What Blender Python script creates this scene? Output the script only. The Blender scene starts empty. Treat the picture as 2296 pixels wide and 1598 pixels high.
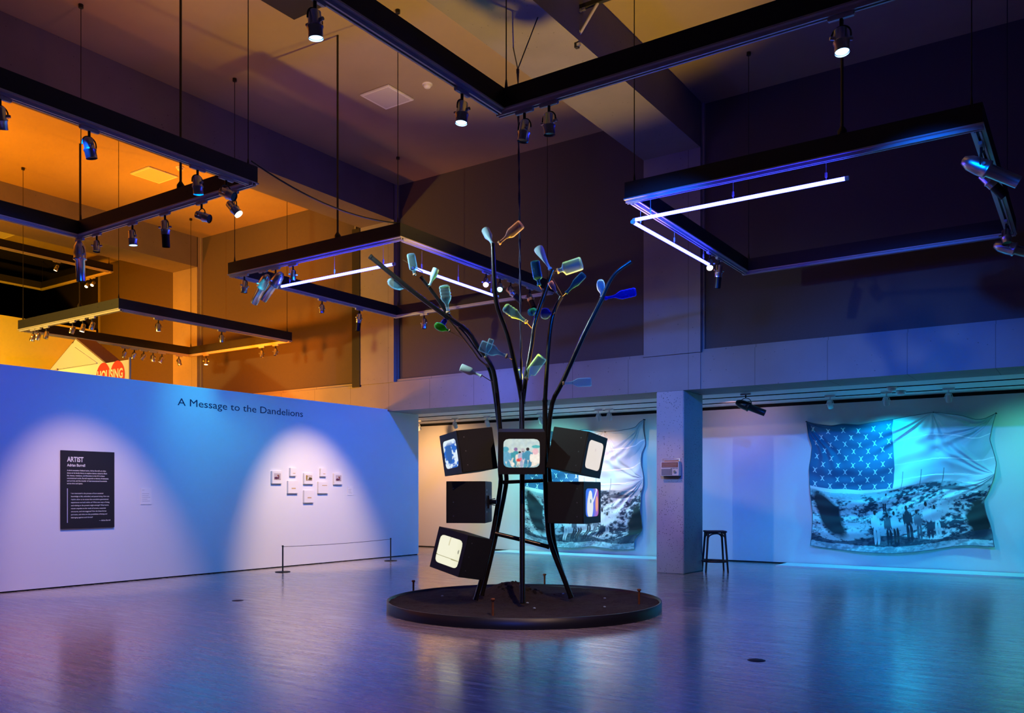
import bpy, bmesh, math, random
import numpy as np
from mathutils import Vector, Matrix, Quaternion
random.seed(7)
PI = math.pi
sc = bpy.context.scene
COL = sc.collection

# ------------------------------------------------------------------ camera
TH = math.radians(34.2); CT, ST = math.cos(TH), math.sin(TH)
FPX, CX, HY, CH = 1920.0, 1148.0, 1103.0, 1.5
cam_d = bpy.data.cameras.new('camera'); cam = bpy.data.objects.new('camera', cam_d); COL.objects.link(cam)
cam.location = (0, 0, CH); cam.rotation_euler = (PI/2, 0, TH)
cam_d.sensor_width = 36.0; cam_d.lens = 36.0*FPX/2296.0
cam_d.shift_y = (HY-799.0)/2296.0
cam_d.clip_end = 200
sc.camera = cam
# ------------------------------------------------------------------ view, world
sc.view_settings.view_transform = 'Standard'; sc.view_settings.look = 'None'
sc.view_settings.exposure = 0.0; sc.view_settings.gamma = 1.0
try: sc.view_settings.use_curve_mapping = False
except Exception: pass
sc.cycles.use_denoising = True
sc.cycles.max_bounces = 8; sc.cycles.diffuse_bounces = 3; sc.cycles.glossy_bounces = 4
sc.cycles.transmission_bounces = 8; sc.cycles.transparent_max_bounces = 8
sc.cycles.sample_clamp_indirect = 4.0; sc.cycles.caustics_refractive = False; sc.cycles.caustics_reflective = False
w = bpy.data.worlds.new('world'); sc.world = w; w.use_nodes = True
w.node_tree.nodes['Background'].inputs[0].default_value = (0.30, 0.22, 0.5, 1)
w.node_tree.nodes['Background'].inputs[1].default_value = 0.02
# ------------------------------------------------------------------ lights
def aim_quat(d):
    return Vector(d).normalized().to_track_quat('-Z', 'Y')
def spot(name, p, tgt, col, watt, angle=60, blend=0.6, size=0.06):
    l = bpy.data.lights.new(name, 'SPOT'); l.color = col; l.energy = watt
    l.spot_size = math.radians(angle); l.spot_blend = blend; l.shadow_soft_size = size
    o = bpy.data.objects.new(name, l); COL.objects.link(o)
    o.location = p; o.rotation_mode = 'QUATERNION'
    o.rotation_quaternion = aim_quat(Vector(tgt)-Vector(p)); return o
def arealight(name, p, tgt, col, watt, sx, sy, spread=180):
    l = bpy.data.lights.new(name, 'AREA'); l.color = col; l.energy = watt; l.shape = 'RECTANGLE'
    l.size = sx; l.size_y = sy; l.spread = math.radians(spread)
    o = bpy.data.objects.new(name, l); COL.objects.link(o)
    o.location = p; o.rotation_mode = 'QUATERNION'
    o.rotation_quaternion = aim_quat(Vector(tgt)-Vector(p)); return o
# (kind, position, target, colour, watts, cone or size, blend / size, source size)
LIGHTS = [
 ('title_blue_near', (-8.3, 4.6, 5.0), (-13.42, 5.6, 1.8), (0,.12,1), 800, 80, 1.0, .06),
 ('title_blue_mid', (-8.4, 9.0, 5.0), (-13.42, 9.8, 1.6), (0,.26,1), 760, 80, 1.0, .06),
 ('title_blue_far', (-8.4, 13.2, 5.0), (-13.42, 14.4, 1.8), (0,.14,1), 820, 75, 1.0, .06),
 ('title_cyan', (-11.2, 9.25, 5.0), (-13.42, 10.1, 2.9), (.05,.7,1), 190, 60, 1.0, .06),
 ('panel_pool', (-10.6, 6.75, 4.9), (-13.42, 7.65, 0.30), (1,.60,.36), 600, 44, 0.75, .05),
 ('picture_pool', (-10.4, 11.6, 4.9), (-13.42, 12.35, 0.3), (1,.66,.32), 1200, 47, 0.8, .05),
 ('floor_warm', (-5.4, 6.87, 4.95), (-5.7, 6.9, 0), (1,.66,.85), 170, 52, 1.0, .05),
 ('gallery_orange', (-14.6, 15.9, 3.2), (-14.6, 18.05, 1.5), (1,.5,.18), 330, 110, 1.0, .06),
 ('gallery_teal', (-12.6, 16.2, 3.2), (-12.6, 18.05, 0.8), (.2,1,.4), 50, 90, 1.0, .06),
 ('gallery_cyan', (-11.3, 16.2, 3.2), (-11.0, 18.05, 1.2), (.2,.9,.72), 260, 110, 1.0, .06),
 ('flag_warm', (-9.4, 16.2, 3.2), (-9.6, 18.05, 1.9), (1,.5,.35), 380, 60, 1.0, .06),
 ('gallery_blue', (-8.2, 16.2, 3.2), (-8.5, 18.05, 1.0), (.1,.5,1), 110, 110, 1.0, .06),
 ('gallery_mauve', (-6.2, 17.0, 3.2), (-6.2, 18.05, 3.15), (.9,.45,.5), 9, 110, 0.6, .05),
 ('gallery_blue', (-5.8, 15.9, 3.2), (-6.0, 18.05, 1.0), (0,.14,1), 80, 110, 1.0, .06),
 ('flag_cyan', (-4.2, 16.3, 3.2), (-4.2, 18.05, 1.2), (0,.5,1), 85, 90, 1.0, .06),
 ('flag_cyan', (-2.6, 16.3, 3.2), (-2.6, 18.05, 1.2), (.1,.62,1), 85, 90, 1.0, .06),
 ('gallery_green', (-0.8, 16.3, 3.2), (-0.8, 18.05, 1.0), (.1,1,.75), 120, 110, 1.0, .06),
 ('lintel_blue', (-2.6, 6.9, 4.9), (-8.0, 14.7, 2.6), (0,.14,1), 2000, 42, 1.0, .06),
 ('lintel_blue', (-.9, 6.9, 4.9), (-2.5, 14.7, 2.5), (0,.14,1), 2200, 44, 1.0, .06),
 ('lintel_purple', (-9.0, 6.9, 5.0), (-11.4, 14.7, 3.0), (.5,.1,1), 120, 36, 1.0, .06),
 ('floor_blue', (-3.0, 2.6, 5.0), (-3.6, 5.2, 0.0), (0,.1,1), 700, 84, 1.0, .06),
 ('floor_pink', (-9.0, 3.0, 5.0), (-9.5, 4.2, 0.0), (1,.22,.35), 450, 90, 1.0, .06),
 ('floor_blue_left', (-8.4, 6.0, 5.0), (-9.0, 8.5, 0.0), (0,.2,1), 320, 80, 1.0, .06),
 ('tree_warm', (-3.2, 6.85, 4.95), (-6.0, 8.9, 0.2), (1,.62,.42), 420, 54, 0.9, .05),
 ('branch_white', (-7.6, 6.85, 4.95), (-6.6, 9.4, 3.5), (.6,.9,1), 420, 74, 0.9, .05),
 ('radio_pool', (-6.6, 11.4, 4.95), (-6.45, 14.7, 1.45), (1,.5,.4), 300, 24, 0.9, .04),
 ('ceiling_yellow', (-5.94, 9.62, 2.62), (-6.5, 9.1, 8.55), (1,.56,0), 1100, 86, 0.4, .05),
 ('lintel_orange', (-15.6, 12.4, 2.9), (-14.2, 14.7, 3.9), (1,.45,.02), 70, 100, 1.0, .06),
 ('bay_ceiling_fill', (-10.4, 6.74, 5.6), (-10.4, 7.6, 8.55), (1,.3,0), 110, 150, 1.0, .1),  # added fill without a visible lamp, warms the bay ceiling
 ('orange_up', (-18.6, 6.2, 3.4), (-18.8, 6.4, 8.5), (1,.27,0), 3300, 122, 1.0, .2),
 ('orange_wall', (-21.5, 9.5, 3.6), (-25.0, 10.5, 5.0), (1,.40,0), 1500, 120, 1.0, .2),
 ('orange_wall', (-16.8, 10.8, 4.2), (-17.6, 14.7, 5.6), (1,.2,0), 1500, 88, 1.0, .2),
 ('orange_wall', (-22.2, 10.0, 4.4), (-22.6, 14.7, 5.6), (1,.22,0), 2200, 92, 1.0, .2),
 ('orange_up', (-17.0, 11.8, 5.6), (-16.8, 12.0, 8.5), (1,.26,0), 750, 150, 1.0, .2),
 ('orange_low', (-16.4, 11.0, 2.4), (-15.4, 14.7, 4.6), (1,.26,0), 800, 90, 1.0, .2),
 ('platform_fill', (-3.3, 17.35, 3.3), (-3.3, 17.75, 0), (0,.6,1), 280, 120, 1.0, .06),  # added spot without a fixture, brightens wall top and platform
 ('platform_fill', (-10.2, 17.35, 3.3), (-10.2, 17.75, 0), (0,.65,1), 280, 120, 1.0, .06),  # same added fill over the platform behind the tree
 ('lintel_blue', (-4.5, 6.9, 4.9), (-5.2, 14.7, 2.5), (0,.14,1), 1000, 40, 1.0, .06),
 ('banner_wash', (-17.8, 4.4, 4.7), (-17.3, 9.6, 3.9), (1,.60,.10), 1900, 96, .8, .1),
 ('lintel_blue', (-9.8, 7.0, 4.9), (-10.0, 14.7, 2.9), (.05,.1,1), 400, 34, 1.0, .06),
]
for L in LIGHTS:
    if len(L) == 8: spot('spot_light', L[1], L[2], L[3], L[4], L[5], L[6], L[7])
    else: arealight('gallery_light', L[1], L[2], L[3], L[4], L[5], L[6])

# ------------------------------------------------------------------ geometry maths (pixel ray -> real plane)
def ray(u, v):
    a, b = (u-CX)/FPX, (HY-v)/FPX
    return Vector((a*CT-ST, a*ST+CT, b))
def P(u, v, d):
    r = ray(u, v); return Vector((r.x*d, r.y*d, CH+r.z*d))
def PX(u, v, X): r = ray(u, v); return P(u, v, X/r.x)
def PY(u, v, Y): r = ray(u, v); return P(u, v, Y/r.y)
def PZ(u, v, Z): r = ray(u, v); return P(u, v, (Z-CH)/r.z)
FWD = Vector((-ST, CT, 0)); RGT = Vector((CT, ST, 0))

# ------------------------------------------------------------------ mesh builder
class MB:
    def __init__(s): s.v = []; s.f = []; s.m = []; s.sm = []
    def add(s, vs, fs, mi=0, smooth=False):
        b = len(s.v); s.v += [tuple(x) for x in vs]
        for f in fs: s.f.append([b+i for i in f]); s.m.append(mi); s.sm.append(smooth)
    def box(s, lo, hi, mi=0, M=None):
        x0, y0, z0 = lo; x1, y1, z1 = hi
        vs = [(x0,y0,z0),(x1,y0,z0),(x1,y1,z0),(x0,y1,z0),(x0,y0,z1),(x1,y0,z1),(x1,y1,z1),(x0,y1,z1)]
        if M is not None: vs = [M @ Vector(q) for q in vs]
        s.add(vs, [(0,3,2,1),(4,5,6,7),(0,1,5,4),(1,2,6,5),(2,3,7,6),(3,0,4,7)], mi)
    def bbox(s, lo, hi, r=0.01, mi=0, M=None):           # box with chamfered edges
        bm = bmesh.new(); bmesh.ops.create_cube(bm, size=1)
        c = [(lo[i]+hi[i])/2 for i in range(3)]; d = [hi[i]-lo[i] for i in range(3)]
        for q in bm.verts: q.co = Vector([c[i]+q.co[i]*d[i] for i in range(3)])
        bmesh.ops.bevel(bm, geom=bm.edges[:], offset=r, segments=2, affect='EDGES')
        bm.verts.index_update()
        vs = [q.co.copy() for q in bm.verts]
        if M is not None: vs = [M @ q for q in vs]
        s.add(vs, [[q.index for q in f.verts] for f in bm.faces], mi); bm.free()
    def cyl(s, p0, p1, r0, r1=None, n=16, mi=0, caps=True):
        r1 = r0 if r1 is None else r1
        s.tube([p0, p1], [r0, r1], n, mi, caps)
    def tube(s, path, r, n=10, mi=0, caps=True):
        path = [Vector(p) for p in path]; rs = r if isinstance(r, (list, tuple)) else [r]*len(path)
        d0 = (path[1]-path[0]).normalized()
        up = Vector((0,0,1)) if abs(d0.z) < .9 else Vector((1,0,0))
        a = d0.cross(up).normalized(); vs = []; prev = d0
        for i, p in enumerate(path):
            if i == 0: d = d0
            elif i == len(path)-1: d = (path[i]-path[i-1]).normalized()
            else: d = ((path[i]-path[i-1]).normalized()+(path[i+1]-path[i]).normalized()).normalized()
            a = (a - d*a.dot(d)).normalized(); b = d.cross(a)
            for k in range(n):
                t = 2*PI*k/n; vs.append(p + (a*math.cos(t)+b*math.sin(t))*rs[i])
        fs = []
        for i in range(len(path)-1):
            for k in range(n):
                k2 = (k+1) % n; fs.append((i*n+k, i*n+k2, (i+1)*n+k2, (i+1)*n+k))
        s.add(vs, fs, mi, True)
        if caps:
            s.add(vs[:n], [list(range(n))[::-1]], mi); s.add(vs[-n:], [list(range(n))], mi)
    def lathe(s, prof, n=20, M=None, mi=0, smooth=True):   # prof: (r,z) list, axis z
        vs = []; fs = []
        for r, z in prof:
            for k in range(n):
                t = 2*PI*k/n; q = Vector((r*math.cos(t), r*math.sin(t), z)); vs.append(M @ q if M is not None else q)
        for i in range(len(prof)-1):
            for k in range(n):
                k2 = (k+1) % n; fs.append((i*n+k, i*n+k2, (i+1)*n+k2, (i+1)*n+k))
        s.add(vs, fs, mi, smooth)
    def disc(s, c, r, nrm, n=20, mi=0):
        q = Vector(nrm).to_track_quat('Z', 'Y')
        s.add([Vector(c)+q @ Vector((r*math.cos(2*PI*k/n), r*math.sin(2*PI*k/n), 0)) for k in range(n)], [list(range(n))], mi)
    def build(s, name, mats, parent=None, origin=None):
        me = bpy.data.meshes.new(name); o0 = Vector(origin) if origin is not None else Vector((0,0,0))
        me.from_pydata([tuple(Vector(q)-o0) for q in s.v], [], s.f); me.update()
        if not isinstance(mats, (list, tuple)): mats = [mats]
        for m in mats: me.materials.append(m)
        me.polygons.foreach_set('material_index', s.m); me.polygons.foreach_set('use_smooth', s.sm)
        o = bpy.data.objects.new(name, me); COL.objects.link(o)
        if parent is not None: o.parent = parent
        else: o.location = o0
        return o
def tag(o, label, cat, group=None):
    o['label'] = label; o['category'] = cat
    if group: o['group'] = group
    return o
def struct(o): o['kind'] = 'structure'; return o
def empty(name, loc, label, cat, group=None, quat=None):
    o = bpy.data.objects.new(name, None); COL.objects.link(o); o.location = loc; o.empty_display_size = .1
    if quat is not None: o.rotation_mode = 'QUATERNION'; o.rotation_quaternion = quat
    return tag(o, label, cat, group)
def copy_tree(o, parent=None):
    c = o.copy(); COL.objects.link(c); c.parent = parent
    for ch in [q for q in o.children]: copy_tree(ch, c)
    return c

# ------------------------------------------------------------------ materials
def mat(name, col=(.5,.5,.5), rough=.5, metal=0.0, trans=0.0, ior=1.45, emit=None, es=0.0, spec=.5, coat=0.0,
        noise=0.0, nscale=5.0, bump=0.0, bscale=40.0):
    m = bpy.data.materials.new(name); m.use_nodes = True; nt = m.node_tree; b = nt.nodes['Principled BSDF']
    b.inputs['Base Color'].default_value = (*col, 1); b.inputs['Roughness'].default_value = rough
    b.inputs['Metallic'].default_value = metal; b.inputs['Transmission Weight'].default_value = trans
    b.inputs['IOR'].default_value = ior; b.inputs['Specular IOR Level'].default_value = spec
    b.inputs['Coat Weight'].default_value = coat
    if emit is not None:
        b.inputs['Emission Color'].default_value = (*emit, 1); b.inputs['Emission Strength'].default_value = es
    tc = nt.nodes.new('ShaderNodeTexCoord')
    if noise > 0:
        n = nt.nodes.new('ShaderNodeTexNoise'); n.inputs['Scale'].default_value = nscale; n.inputs['Detail'].default_value = 6
        nt.links.new(tc.outputs['Object'], n.inputs['Vector'])
        mx = nt.nodes.new('ShaderNodeMix'); mx.data_type = 'RGBA'
        mx.inputs[6].default_value = (*[c*(1-noise) for c in col], 1)
        mx.inputs[7].default_value = (*[min(1, c*(1+noise)) for c in col], 1)
        nt.links.new(n.outputs['Fac'], mx.inputs[0]); nt.links.new(mx.outputs[2], b.inputs['Base Color'])
    if bump > 0:
        n2 = nt.nodes.new('ShaderNodeTexNoise'); n2.inputs['Scale'].default_value = bscale; n2.inputs['Detail'].default_value = 4
        nt.links.new(tc.outputs['Object'], n2.inputs['Vector'])
        bp = nt.nodes.new('ShaderNodeBump'); bp.inputs['Strength'].default_value = bump; bp.inputs['Distance'].default_value = .02
        nt.links.new(n2.outputs['Fac'], bp.inputs['Height']); nt.links.new(bp.outputs['Normal'], b.inputs['Normal'])
    return m
def concrete_mat(name, col, joints=True, pit=.5, vs=9, pt=.16):
    m = mat(name, col, .85, noise=.22, nscale=1.3); nt = m.node_tree; b = nt.nodes['Principled BSDF']
    tc = [n for n in nt.nodes if n.type == 'TEX_COORD'][0]
    src = b.inputs['Base Color'].links[0].from_socket
    vo = nt.nodes.new('ShaderNodeTexVoronoi'); vo.inputs['Scale'].default_value = vs; nt.links.new(tc.outputs['Object'], vo.inputs['Vector'])
    nz = nt.nodes.new('ShaderNodeTexNoise'); nz.inputs['Scale'].default_value = 3; nt.links.new(tc.outputs['Object'], nz.inputs['Vector'])
    th = nt.nodes.new('ShaderNodeMath'); th.operation = 'MULTIPLY'; th.inputs[1].default_value = pt; nt.links.new(nz.outputs['Fac'], th.inputs[0])
    lt = nt.nodes.new('ShaderNodeMath'); lt.operation = 'LESS_THAN'; nt.links.new(vo.outputs['Distance'], lt.inputs[0]); nt.links.new(th.outputs[0], lt.inputs[1])
    k = nt.nodes.new('ShaderNodeMath'); k.operation = 'MULTIPLY'; k.inputs[1].default_value = pit; nt.links.new(lt.outputs[0], k.inputs[0])
    mx = nt.nodes.new('ShaderNodeMix'); mx.data_type = 'RGBA'; mx.inputs[7].default_value = (*[c*.2 for c in col], 1)
    nt.links.new(src, mx.inputs[6]); nt.links.new(k.outputs[0], mx.inputs[0]); out = mx.outputs[2]
    if joints:
        mp = nt.nodes.new('ShaderNodeSeparateXYZ'); nt.links.new(tc.outputs['Object'], mp.inputs[0])
        def line(sock, period, wd):
            a = nt.nodes.new('ShaderNodeMath'); a.operation = 'PINGPONG'; a.inputs[1].default_value = period/2; nt.links.new(sock, a.inputs[0])
            c = nt.nodes.new('ShaderNodeMath'); c.operation = 'LESS_THAN'; c.inputs[1].default_value = wd; nt.links.new(a.outputs[0], c.inputs[0]); return c
        l1 = line(mp.outputs[0], 1.22, .006)
        l3 = nt.nodes.new('ShaderNodeMath'); l3.operation = 'MULTIPLY'; l3.inputs[1].default_value = .55; nt.links.new(l1.outputs[0], l3.inputs[0])
        m2 = nt.nodes.new('ShaderNodeMix'); m2.data_type = 'RGBA'; m2.inputs[7].default_value = (*[c*.25 for c in col], 1)
        nt.links.new(out, m2.inputs[6]); nt.links.new(l3.outputs[0], m2.inputs[0]); out = m2.outputs[2]
    nt.links.new(out, b.inputs['Base Color'])
    bp = nt.nodes.new('ShaderNodeBump'); bp.inputs['Strength'].default_value = .4; bp.inputs['Distance'].default_value = .01; bp.invert = True
    nt.links.new(lt.outputs[0], bp.inputs['Height']); nt.links.new(bp.outputs['Normal'], b.inputs['Normal'])
    return m
def floor_mat():
    m = mat('oak_floor', (.42,.33,.27), .3, spec=.5); nt = m.node_tree; b = nt.nodes['Principled BSDF']
    tc = [n for n in nt.nodes if n.type == 'TEX_COORD'][0]
    br = nt.nodes.new('ShaderNodeTexBrick'); br.offset = .37; br.offset_frequency = 2
    br.inputs['Scale'].default_value = 1.0; br.inputs['Brick Width'].default_value = 1.9; br.inputs['Row Height'].default_value = .085
    br.inputs['Mortar Size'].default_value = .0012; br.inputs['Mortar Smooth'].default_value = .2; br.inputs['Bias'].default_value = 0
    br.inputs['Color1'].default_value = (.46,.39,.35,1); br.inputs['Color2'].default_value = (.36,.30,.27,1); br.inputs['Mortar'].default_value = (.10,.07,.06,1)
    nt.links.new(tc.outputs['Object'], br.inputs['Vector'])
    mp = nt.nodes.new('ShaderNodeMapping'); mp.inputs['Scale'].default_value = (.8, 9, 1); nt.links.new(tc.outputs['Object'], mp.inputs['Vector'])
    n = nt.nodes.new('ShaderNodeTexNoise'); n.inputs['Scale'].default_value = 1.6; n.inputs['Detail'].default_value = 8; n.inputs['Roughness'].default_value = .65
    nt.links.new(mp.outputs[0], n.inputs['Vector'])
    mx = nt.nodes.new('ShaderNodeMix'); mx.data_type = 'RGBA'; mx.blend_type = 'MULTIPLY'; mx.inputs[0].default_value = .75
    cr = nt.nodes.new('ShaderNodeValToRGB'); cr.color_ramp.elements[0].position = .3; cr.color_ramp.elements[0].color = (.52,.50,.48,1)
    cr.color_ramp.elements[1].position = .7; cr.color_ramp.elements[1].color = (1.1,1.1,1.1,1)
    nt.links.new(n.outputs['Fac'], cr.inputs[0]); nt.links.new(br.outputs['Color'], mx.inputs[6]); nt.links.new(cr.outputs[0], mx.inputs[7])
    nt.links.new(mx.outputs[2], b.inputs['Base Color'])
    mr = nt.nodes.new('ShaderNodeMapRange'); mr.inputs['From Min'].default_value = .3; mr.inputs['From Max'].default_value = .7; mr.inputs['To Min'].default_value = .13; mr.inputs['To Max'].default_value = .36
    nt.links.new(n.outputs['Fac'], mr.inputs['Value']); nt.links.new(mr.outputs[0], b.inputs['Roughness'])
    b.inputs['IOR'].default_value = 1.65; b.inputs['Specular IOR Level'].default_value = 1.0; b.inputs['Coat Weight'].default_value = .5; b.inputs['Coat Roughness'].default_value = .16
    bp = nt.nodes.new('ShaderNodeBump'); bp.inputs['Strength'].default_value = .10; bp.inputs['Distance'].default_value = .01
    nt.links.new(n.outputs['Fac'], bp.inputs['Height']); nt.links.new(bp.outputs['Normal'], b.inputs['Normal'])
    return m
def vcol_mat(name, emit=0.0, rough=.8):
    m = mat(name, (1,1,1), rough); nt = m.node_tree; b = nt.nodes['Principled BSDF']
    a = nt.nodes.new('ShaderNodeVertexColor'); a.layer_name = 'art'
    if emit > 0:
        nt.links.new(a.outputs[0], b.inputs['Emission Color']); b.inputs['Emission Strength'].default_value = emit
        b.inputs['Base Color'].default_value = (.02,.02,.02,1); b.inputs['Roughness'].default_value = .2
    else: nt.links.new(a.outputs[0], b.inputs['Base Color'])
    return m
M_FLOOR = floor_mat()
M_CONC = concrete_mat('board_formed_concrete', (.30,.29,.285))
M_COLM = concrete_mat('pitted_concrete', (.46,.44,.44), False, .85, 26, .34)
M_BEAM = concrete_mat('beam_concrete', (.20,.195,.19), False, .5)
M_CEIL = mat('ceiling_plaster', (.36,.29,.20), .9, noise=.18, nscale=.7, bump=.15, bscale=8)
M_FAB = mat('acoustic_fabric', (.10,.085,.085), .95, noise=.08, nscale=30, bump=.2, bscale=200)
M_WHITE = mat('matte_white_wall', (.80,.79,.78), .7, noise=.02, nscale=2)
M_GWHITE = mat('white_gallery_paint', (.72,.71,.70), .75, noise=.02, nscale=2)
M_DARK = mat('black_paint_and_shade', (.015,.015,.016), .6)  # black paint; also the shade put into the far bay's surfaces
M_SHADOWGAP = mat('shadow_gap', (.01,.01,.01), .9)  # near-black, puts the shade of narrow gaps into the colour
M_FRAME = mat('charcoal_steel', (.020,.020,.021), .55, noise=.2, nscale=3)
M_TRACK = mat('aluminium_track', (.62,.60,.62), .45, metal=.3)
M_SILVER = mat('brushed_aluminium', (.75,.75,.77), .28, metal=1.0)
M_BLK = mat('black_enamel', (.012,.012,.013), .35)
M_PIPE = mat('blackened_steel_pipe', (.07,.06,.058), .26, metal=.85, noise=.3, nscale=12)
M_BRONZE = mat('bronze_tinted_steel', (.35,.20,.08), .3, metal=.9, noise=.3, nscale=10)
M_CAB = mat('black_cabinet_paint', (.020,.021,.021), .5, noise=.15, nscale=4)
M_SCREW = mat('bright_screw', (.8,.8,.8), .3, metal=1)
M_SOIL = mat('dark_soil', (.035,.026,.02), 1.0, noise=.6, nscale=25, bump=.9, bscale=60)
M_RUST = mat('rusty_iron', (.30,.10,.03), .7, metal=.4, noise=.5, nscale=40)
M_TUBE = mat('blue_neon_glass', (.1,.1,.3), .3, emit=(.025,.030,1.0), es=48)
M_PLASTIC = mat('white_plastic', (.8,.8,.78), .5)
M_STOOL = mat('black_stool_paint', (.012,.013,.016), .5)

# ------------------------------------------------------------------ setting
CEIL, LIN, BW = 8.55, 3.36, 18.05
def sbox(name, lo, hi, m):
    b = MB(); b.box(lo, hi); return struct(b.build(name, m))
b = MB(); b.box((-32, -4, -.1), (8, 19, 0)); struct(b.build('floor', M_FLOOR))
sbox('ceiling', (-25.6, -4, CEIL), (8, 14.95, CEIL+.2), M_CEIL)
sbox('ceiling_painted_shade', (-32, -4, CEIL), (-25.6, 14.95, CEIL+.2), M_DARK)  # unlit part of the ceiling, its darkness put into the colour
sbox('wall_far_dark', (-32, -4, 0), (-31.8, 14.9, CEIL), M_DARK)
sbox('wall_back_painted_shade', (-32, 14.6, 0), (-25.62, 14.9, CEIL), M_DARK)  # occluded end of the back wall, shade put into the colour
sbox('wall_far_partition', (-25.75, 4, 0), (-25.5, 14.66, 6.5), M_GWHITE)
# lintel, pilasters, panels of the upper back wall
b = MB(); b.box((-25.6, 14.7, LIN), (8, 15.65, 4.02))
for x in range(-25, 8):   # chipped lower edge
    pass
struct(b.build('wall_lintel', M_CONC))
b = MB(); b.box((-25.6, 14.72, 0), (-13.62, 15.0, LIN)); struct(b.build('wall_back_lower', M_CONC))
pil = [(-21.6, -20.5), (-14.3, -13.25), (-6.99, -5.87), (.3, 1.4)]
for i, (x0, x1) in enumerate(pil):
    bb = MB(); bb.box((x0, 14.68, 4.02), (x1, 15.65, CEIL))
    struct(bb.build('wall_pilaster', M_CONC))
    if i == 2:
        bb = MB(); bb.box((x0, 14.68, LIN), (x1, 14.72, 4.03)); struct(bb.build('wall_pilaster', M_CONC))
    if i < 3:
        bb = MB(); bb.box((x0, -4, 7.72), (x1, 14.7, CEIL)); struct(bb.build('ceiling_beam', M_BEAM))
# dark reveal beside the pilaster between the first and second bays
pan = [(-25.6, -21.6), (-20.5, -14.55), (-13.25, -6.99), (-5.87, .3), (1.4, 8)]
for x0, x1 in pan:
    bb = MB(); bb.box((x0+.02, 14.83, 4.09), (x1-.02, 15.0, CEIL)); struct(bb.build('wall_acoustic_panel', M_FAB))
    bb = MB(); bb.box((x0, 14.76, 4.02), (x1, 15.0, 4.085)); bb.box((x0, 14.78, 4.085), (x0+.035, 15.0, CEIL)); bb.box((x1-.035, 14.78, 4.085), (x1, 15.0, CEIL))
    struct(bb.build('trim_1', M_CONC))
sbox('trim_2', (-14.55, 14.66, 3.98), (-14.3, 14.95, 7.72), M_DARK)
# column below
b = MB(); b.bbox((-6.73, 14.68, 0), (-6.19, 15.6, LIN), .012); struct(b.build('column', M_COLM))
# lower gallery beyond
sbox('wall_gallery', (-18, BW, 0), (8, BW+.2, 3.30), M_WHITE)
sbox('trim_3', (-18, BW+.02, 3.30), (8, BW+.2, 3.37), M_SHADOWGAP)
sbox('ceiling_gallery', (-18, 15.65, LIN+.01), (8, BW+.2, LIN+.2), M_WHITE)
for yy in (16.35, 17.3):
    sbox('trim_4', (-18, yy, LIN-.006), (8, yy+.012, LIN+.012), M_SHADOWGAP)
sbox('baseboard_gallery', (-18, BW-.012, 0), (8, BW, .03), M_SHADOWGAP)
sbox('wall_gallery_end', (-18.2, 15, 0), (-18, BW+.2, 3.37), M_GWHITE)
# title wall
b = MB(); b.box((-13.62, -2, .02), (-13.42, 14.66, 3.40)); b.box((-13.62, 14.66, .02), (-13.42, 15.75, LIN-.002))
struct(b.build('wall_title', M_WHITE))
sbox('gap_shade_title', (-13.60, -2, 0), (-13.44, 15.73, .022), M_SHADOWGAP)  # dark strip standing in for the shade of the gap under the wall
# pale floor platform under each flag
for x0, x1 in ((-5.3, 2.5), (-12.35, -7.6)):
    bb = MB(); bb.box((x0, 17.25, 0), (x1, BW-.02, .03)); o = bb.build('floor_platform', M_WHITE, origin=((x0+x1)/2, 17.6, 0))
    tag(o, 'low white floor platform under the ' + ('fully visible flag on the blue wall' if x0 > -6 else 'flag behind the bottle tree'), 'platform')

# ------------------------------------------------------------------ ceiling fittings
def vent(u, v, s, label):
    c = PZ(u, v, CEIL); t = empty('ceiling_panel', (c.x, c.y, CEIL), label, 'panel')
    a = MB(); a.bbox((-s, -s, -.03), (s, s, 0), .008); a.build('frame', M_PLASTIC, t)
    a = MB(); a.box((-s+.05, -s+.05, -.034), (s-.05, s-.05, -.028)); a.build('cover', mat('vent_cover', (.6,.58,.55), .6), t)
vent(868, 216, .34, 'square white ceiling panel beside the suspended frame nearest the bottle tree')
vent(346, 391, .36, 'square cream ceiling panel seen through the near suspended frame, beyond the beam')
vent(-8, 521, .36, 'square cream ceiling panel at the photo edge near the dark corner')
def smoke(u, v, label, Z=CEIL, m=M_PLASTIC):
    c = PZ(u, v, Z); t = empty('smoke_detector', (c.x, c.y, Z), label, 'smoke detector')
    a = MB(); a.lathe([(.001,-.005),(.085,-.005),(.09,0)], 20); a.lathe([(.0,-.02),(.09,-.02),(.09,0)], 20); a.build('base', m, t)
    a = MB(); a.lathe([(.0,-.075),(.05,-.07),(.068,-.045),(.068,-.02)], 20); a.build('sensor', m, t)
smoke(958, 188, 'round white smoke detector on the yellow-lit ceiling beside the square panel')
smoke(404, 375, 'small round smoke detector on the orange ceiling beside the square cream panel')
smoke(23, 506, 'small round smoke detector on the orange ceiling near the photo edge')
smoke(2000, 868, 'reddish round detector on the low gallery ceiling, the farther from the wall of two', LIN, M_PLASTIC)
smoke(2020, 877, 'pale flat detector on the low gallery ceiling nearer the flag wall', LIN, M_PLASTIC)
b = MB(); b.box((-9.6, 7.2, 8.35), (-8.1, 8.5, CEIL)); tag(b.build('ceiling_box', M_DARK, origin=(-8.85,7.85,8.35)), 'flat black box fixed to the ceiling above the near suspended frame', 'box')
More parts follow.
